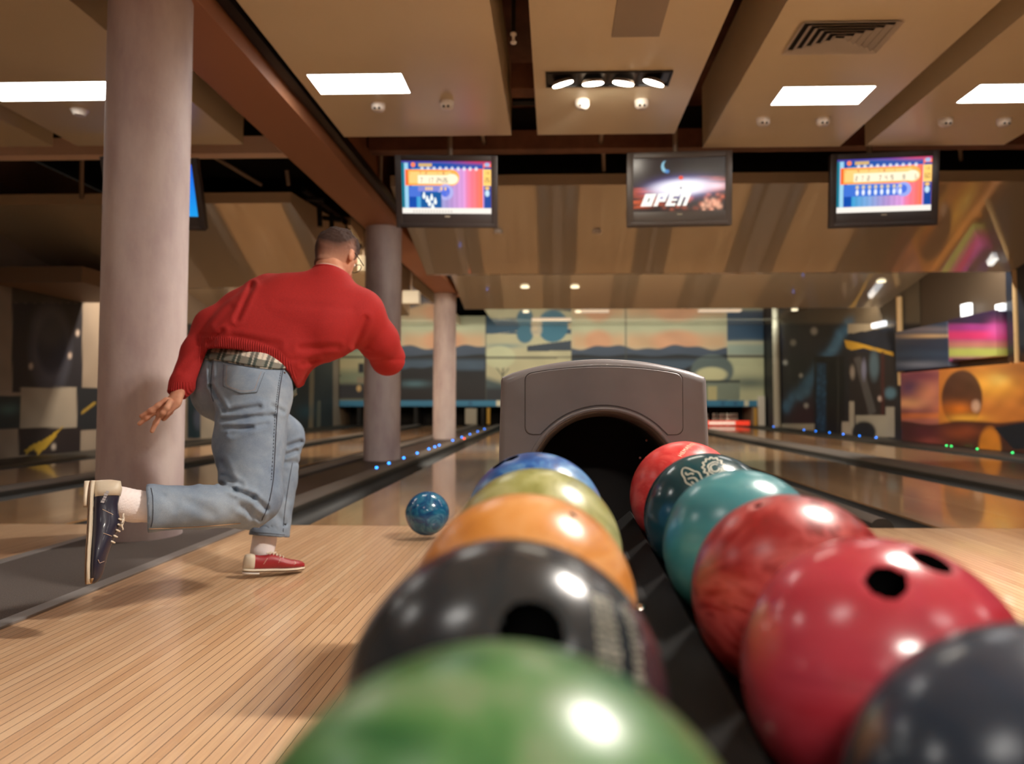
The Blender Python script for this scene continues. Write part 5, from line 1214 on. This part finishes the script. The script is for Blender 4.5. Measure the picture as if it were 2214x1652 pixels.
stitches(BJ, [(326, 1056), (330, 1075), (331, 1100), (330, 1125), (326, 1140)], .0013, dkst, jeans)
stitches(BJ, [(545, 1150), (565, 1152), (590, 1154), (616, 1157)], .0013, dkst, jeans)
seam(BJ, [(612, 1150), (616, 1100), (625, 1040), (632, 1000)], .0012, dkst, jeans)
rv = cast(BJ, 615, 806)
if rv[0] is not None:
    b = newbm(); cyl(b, rv[0], rv[0] + rv[1] * .003, .004, seg=12); obj('rivet', b, mat('rivet', (120, 84, 60), .4, .8), jeans)
# plaid shirt tail under the sweater hem
nu, nv = 110, 30; gx = np.linspace(0, 1, nu)
topy = lambda x: np.interp(x, [425, 470, 520, 560, 600, 616, 640], [744, 745, 748, 757, 772, 784, 806]); boty = lambda x: np.interp(x, [424, 445, 480, 520, 560, 598, 610, 618], [766, 776, 781, 789, 796, 800, 799, 797])
g = patch(BJ, None, nu, nv, .006, lambda u, v: (433 + 183 * u, topy(433 + 183 * u) * (1 - v) + boty(433 + 183 * u) * v))
uu, vv = np.meshgrid(np.linspace(0, 185, nu), np.linspace(0, 34, nv), indexing='ij'); p = Paint(uu + vv * .35, vv, (214, 202, 186)); per = 33
ph = ((uu + vv * .35) % per) / per; bars = (ph > .52) * .85; p.put(bars, (50, 54, 54)); p.put(((vv > 21)) * .75, (30, 52, 46)); p.put((np.abs(ph - .27) < .05) * .5, (120, 110, 104)); p.put((np.abs(ph - .76) < .04) * .8, (190, 184, 170)); p.put((np.abs(vv - 6) < 1) * .4, (90, 90, 84)); p.put((vv < 5) * .3, (60, 70, 66))
sh = obj('shirt', grid_mesh('shirt', g, p.c), attr_mat('plaid_cotton', .85), person, True); sh['label'] = 'plaid shirt tail'
sf = sh.modifiers.new('thick', 'SOLIDIFY'); sf.thickness = .004; sf.offset = -1
# front shirt edge and hanging sweater hem at the right
b = newbm(); tube(b, smooth2([tuple(x) for x in [(0, 0)]], 1, False), .001, 3) if False else None
q = [P3(643, 800, 2.95), P3(641, 830, 2.94), P3(636, 850, 2.93), P3(628, 862, 2.92)]; tube(b, q, [.016, .018, .014, .006], 10); obj('shirt_front', b, mat('plaid_front', (96, 98, 84), .85), person, True)
# collar
b = newbm(); nk = hp(0, -.035, -.05); na = np.array(neckb) - nk; na /= np.linalg.norm(na); n2 = na - .35 * rgt; n2 /= np.linalg.norm(n2); u1 = np.cross(n2, rgt); u1 /= np.linalg.norm(u1); u2 = np.cross(n2, u1); cc = nk + na * .054
pts = []
for k in range(28):
    a = 2 * math.pi * k / 28; v = cc + (u2 * math.cos(a) + u1 * math.sin(a)) * .0605; pts.append(v)
tube(b, [p_ for p_ in pts], .007, 8, True); obj('shirt_collar', b, mat('collar_cloth', (206, 196, 184), .85), person, True)
b = newbm(); pts2 = [cc + (p_ - cc) * 1.13 + na * .010 for p_ in pts]; tube(b, pts2, .0085, 8, True); obj('sweater_collar', b, redm, person, True)
# glasses
gm = mat('glasses_frame', (24, 20, 18), .3); gl = None
b = newbm()
for s_ in (-1, 1): tube(b, [hp(s_ * .082, -.006, .018), hp(s_ * .080, .03, .018), hp(s_ * .068, .098, .016)], .0022, 6)
for s_ in (-1, 1):
    tube(b, [hp(s_ * .033 + .026 * math.cos(a), .104 - abs(.026 * math.cos(a) * s_ + .033) * .12, .006 + .020 * math.sin(a)) for a in np.linspace(0, 2 * math.pi, 20, endpoint=False)], .0018, 6, True)
tube(b, [hp(-.008, .104, .010), hp(.008, .104, .010)], .0018, 6); obj('glasses', b, gm, person, True)
# socks and shoes ----------------------------------------------------
sockm = mat('white_sock', (238, 228, 226), .9); t = NT(sockm); wv = t.n('ShaderNodeTexNoise'); wv.inputs['Scale'].default_value = 300; t.l(t.obj(), wv.inputs['Vector']); t.bump(wv.outputs[0], .4, .002)
def sock(pts, h=.004, rib=None):
    q = np.array([P3(*p[:3]) for p in pts]); G = Field(q.min(0) - .1, q.max(0) + .1, h)
    for a, c in zip(pts[:-1], pts[1:]): pcone(G, a, c, .012)
    if rib: G.wrinkle(lambda P: .0012 * np.sin(P @ rib[0] * rib[1]), .02)
    return obj('sock', relax(G.mesh('sock'), 1), sockm, person, True)
sock([(340, 1098, 2.35, 33), (290, 1094, 2.31, 33), (262, 1088, 2.28, 33), (238, 1082, 2.25, 34)], rib=(np.array([0, .3, 1.0]), 900))
sock([(578, 1130, 2.955, 28), (571, 1172, 2.945, 24), (567, 1192, 2.935, 25)], rib=None)
def shoe(name, heel, toe, upd, L, upcol, heelcol, label, sgn=1):
    """heel, toe: sole end points; upd: direction out of the sole"""
    ex = Vector(toe) - Vector(heel); Lr = ex.length; ex.normalize(); ez = Vector(upd); ez = (ez - ex * ez.dot(ex)).normalized(); ey = ez.cross(ex); O = Vector(heel); k = Lr / .30
    def X(x, y, z): return O + (ex * x + ey * y + ez * z) * k
    def hw(x):  # half widths (outer, inner) of the sole along its length
        return float(np.interp(x, [0, .012, .04, .09, .15, .20, .25, .28, .295, .30], [.006, .020, .031, .032, .035, .044, .041, .029, .015, .003]))
    def cy(x): return sgn * float(np.interp(x, [0, .1, .18, .25, .30], [0, .003, .002, -.004, -.010]))
    xs = [0, .006, .015, .03, .05, .075, .10, .125, .15, .175, .20, .225, .25, .27, .285, .295, .30]
    def loft(sec, m, name, parent, cap=True):
        b = newbm(); R_ = []
        for x in xs:
            s_ = sec(x)
            if s_ is None: continue
            R_.append([b.verts.new(X(*q)) for q in s_])
        for A, B in zip(R_[:-1], R_[1:]):
            n_ = len(A)
            for i in range(n_): b.faces.new((A[i], A[(i + 1) % n_], B[(i + 1) % n_], B[i]))
        if cap: b.faces.new(R_[0][::-1]); b.faces.new(R_[-1])
        bmesh.ops.recalc_face_normals(b, faces=b.faces[:]); return obj(name, b, m, parent, True)
    def ringsec(x, z0, z1, grow=0, n=20, pw=.55, top=None):
        w = hw(x) + grow; c = cy(x); out = []
        for i in range(n):
            a = 2 * math.pi * i / n; ca, sa = math.cos(a), math.sin(a)
            yy = w * (abs(ca) ** pw) * (1 if ca >= 0 else -1); zz = (z0 + z1) / 2 + (z1 - z0) / 2 * (abs(sa) ** .8) * (1 if sa >= 0 else -1)
            if zz > (z0 + z1) / 2 and x > .03: yy *= 1 - .35 * ((zz - (z0 + z1) / 2) / ((z1 - z0) / 2)) ** 2
            out.append((x, c + yy, zz))
        return out
    top = lambda x: float(np.interp(x, [0, .006, .03, .075, .10, .125, .15, .175, .20, .225, .25, .27, .285, .295, .30], [.055, .080, .084, .076, .078, .084, .078, .068, .059, .052, .047, .043, .038, .030, .022]))
    root = loft(lambda x: ringsec(x, .012, top(x), -.0015), upcol, name, person); root['label'] = label
    loft(lambda x: ringsec(x, .002, .016, .0035, pw=.8), heelcol['welt'], 'welt', root)
    loft(lambda x: ringsec(x, -.001, .006, .001, pw=.8), heelcol['sole'], 'sole', root)
    loft(lambda x: ringsec(x, -.014, .003, .002, pw=.8) if x <= .08 else None, heelcol['heel'], 'heel', root)
    loft(lambda x: ringsec(x, .013, top(x) + .002 if x < .06 else top(x) * .8, .0012) if x <= .055 else None, heelcol['counter'], 'heel_counter', root)
    loft(lambda x: ringsec(x, .012, top(x) * .72, .0006) if x >= .283 else None, heelcol['tip'], 'toe_tip', root)
    b = newbm(); lm = mat('lace', (222, 208, 190), .8)
    for i in range(5):
        x = .120 + i * .016; z = top(x) + .002; w = .018; tube(b, [X(x, -w, z - .004), X(x + .004, 0, z + .003), X(x, w, z - .004)], .0026 * k, 6)
    for s_ in (-1, 1): tube(b, [X(.120 + .004 * q, s_ * (.004 + .010 * math.sin(q * .5)), top(.12) + .006 + .002 * math.sin(q)) for q in range(0, 9)], .0022 * k, 6)
    tube(b, [X(.115 + .012 * math.cos(a), sgn * (.018 + .012 * math.sin(a)), top(.115) + .008) for a in np.linspace(0, 2 * math.pi, 14, endpoint=False)], .002 * k, 6, True); obj('laces', b, lm, root, True)
    th = mat('shoe_thread', (196, 170, 150), .8)
    for pts in ([(.09, .6), (.105, .25), (.125, .0)], [(.16, .5), (.165, .3), (.17, .1)], [(.235, .45), (.245, .3), (.24, .05)]):
        for s_ in (-1, 1):
            P_ = []
            for x, f_ in pts:
                z = .014 + (top(x) - .014) * (1 - f_); zm = (z - .012) / (top(x) - .012); w = hw(x) * (math.sqrt(max(0, 1 - (2 * zm - 1) ** 2)) ** .55) * (1 - .35 * max(0, 2 * zm - 1) ** 2) + .0008
                P_.append(X(x, cy(x) + s_ * w, z))
            b = newbm(); tube(b, P_, .0009, 5); obj('stitching', b, th, root)
    return root, X
cr = mat('cream_leather', (206, 192, 170), .45); wl = mat('cream_welt', (222, 208, 186), .5); wh = mat('white_rubber', (224, 214, 204), .5); brs = mat('brown_sole', (104, 74, 50), .6); gh = mat('grey_heel', (150, 140, 130), .6); tipm = mat('tan_tip', (150, 112, 70), .5)
navy = mat('navy_leather', (36, 34, 52), .35, coat=.2); redl = mat('red_leather', (150, 32, 38), .42, coat=.1)
s1, X1 = shoe('shoe', P3(194, 1040, 2.19), P3(186, 1264, 2.13), (1, .45, -.02), .3, navy, dict(welt=cr, sole=brs, heel=wl, counter=cr, tip=tipm), 'dark navy bowling shoe with cream heel', 1)
s2, X2 = shoe('shoe', P3(524, 1236, 2.83) + np.array([0, 0, .0]), np.array([(660 - 1200) / 1600 * 2.95, 2.95, .012]), (0, 0, 1), .3, redl, dict(welt=wl, sole=brs, heel=wh, counter=cr, tip=redl), 'red bowling shoe with cream heel', -1)
# small print on the navy shoe
b = newbm()
for k in range(5): box(b, (k - 2) * .0075 - .003, (k - 2) * .0075 + .003, -.005 * RNG.uniform(.6, 1), .005, -.0004, .0004)
c = X1(.055, -.036, .045); ex = (X1(.1, 0, 0) - X1(0, 0, 0)).normalized(); ez = (X1(0, 0, .1) - X1(0, 0, 0)).normalized(); ey = (X1(0, .1, 0) - X1(0, 0, 0)).normalized()
dx = (ex * .9 - ez * .35).normalized(); dy = dx.cross(ey)
for v in b.verts: v.co = c + dx * v.co.x + dy * v.co.y + ey * v.co.z
obj('shoe_print', b, mat('shoe_print', (170, 166, 170), .6), s1)
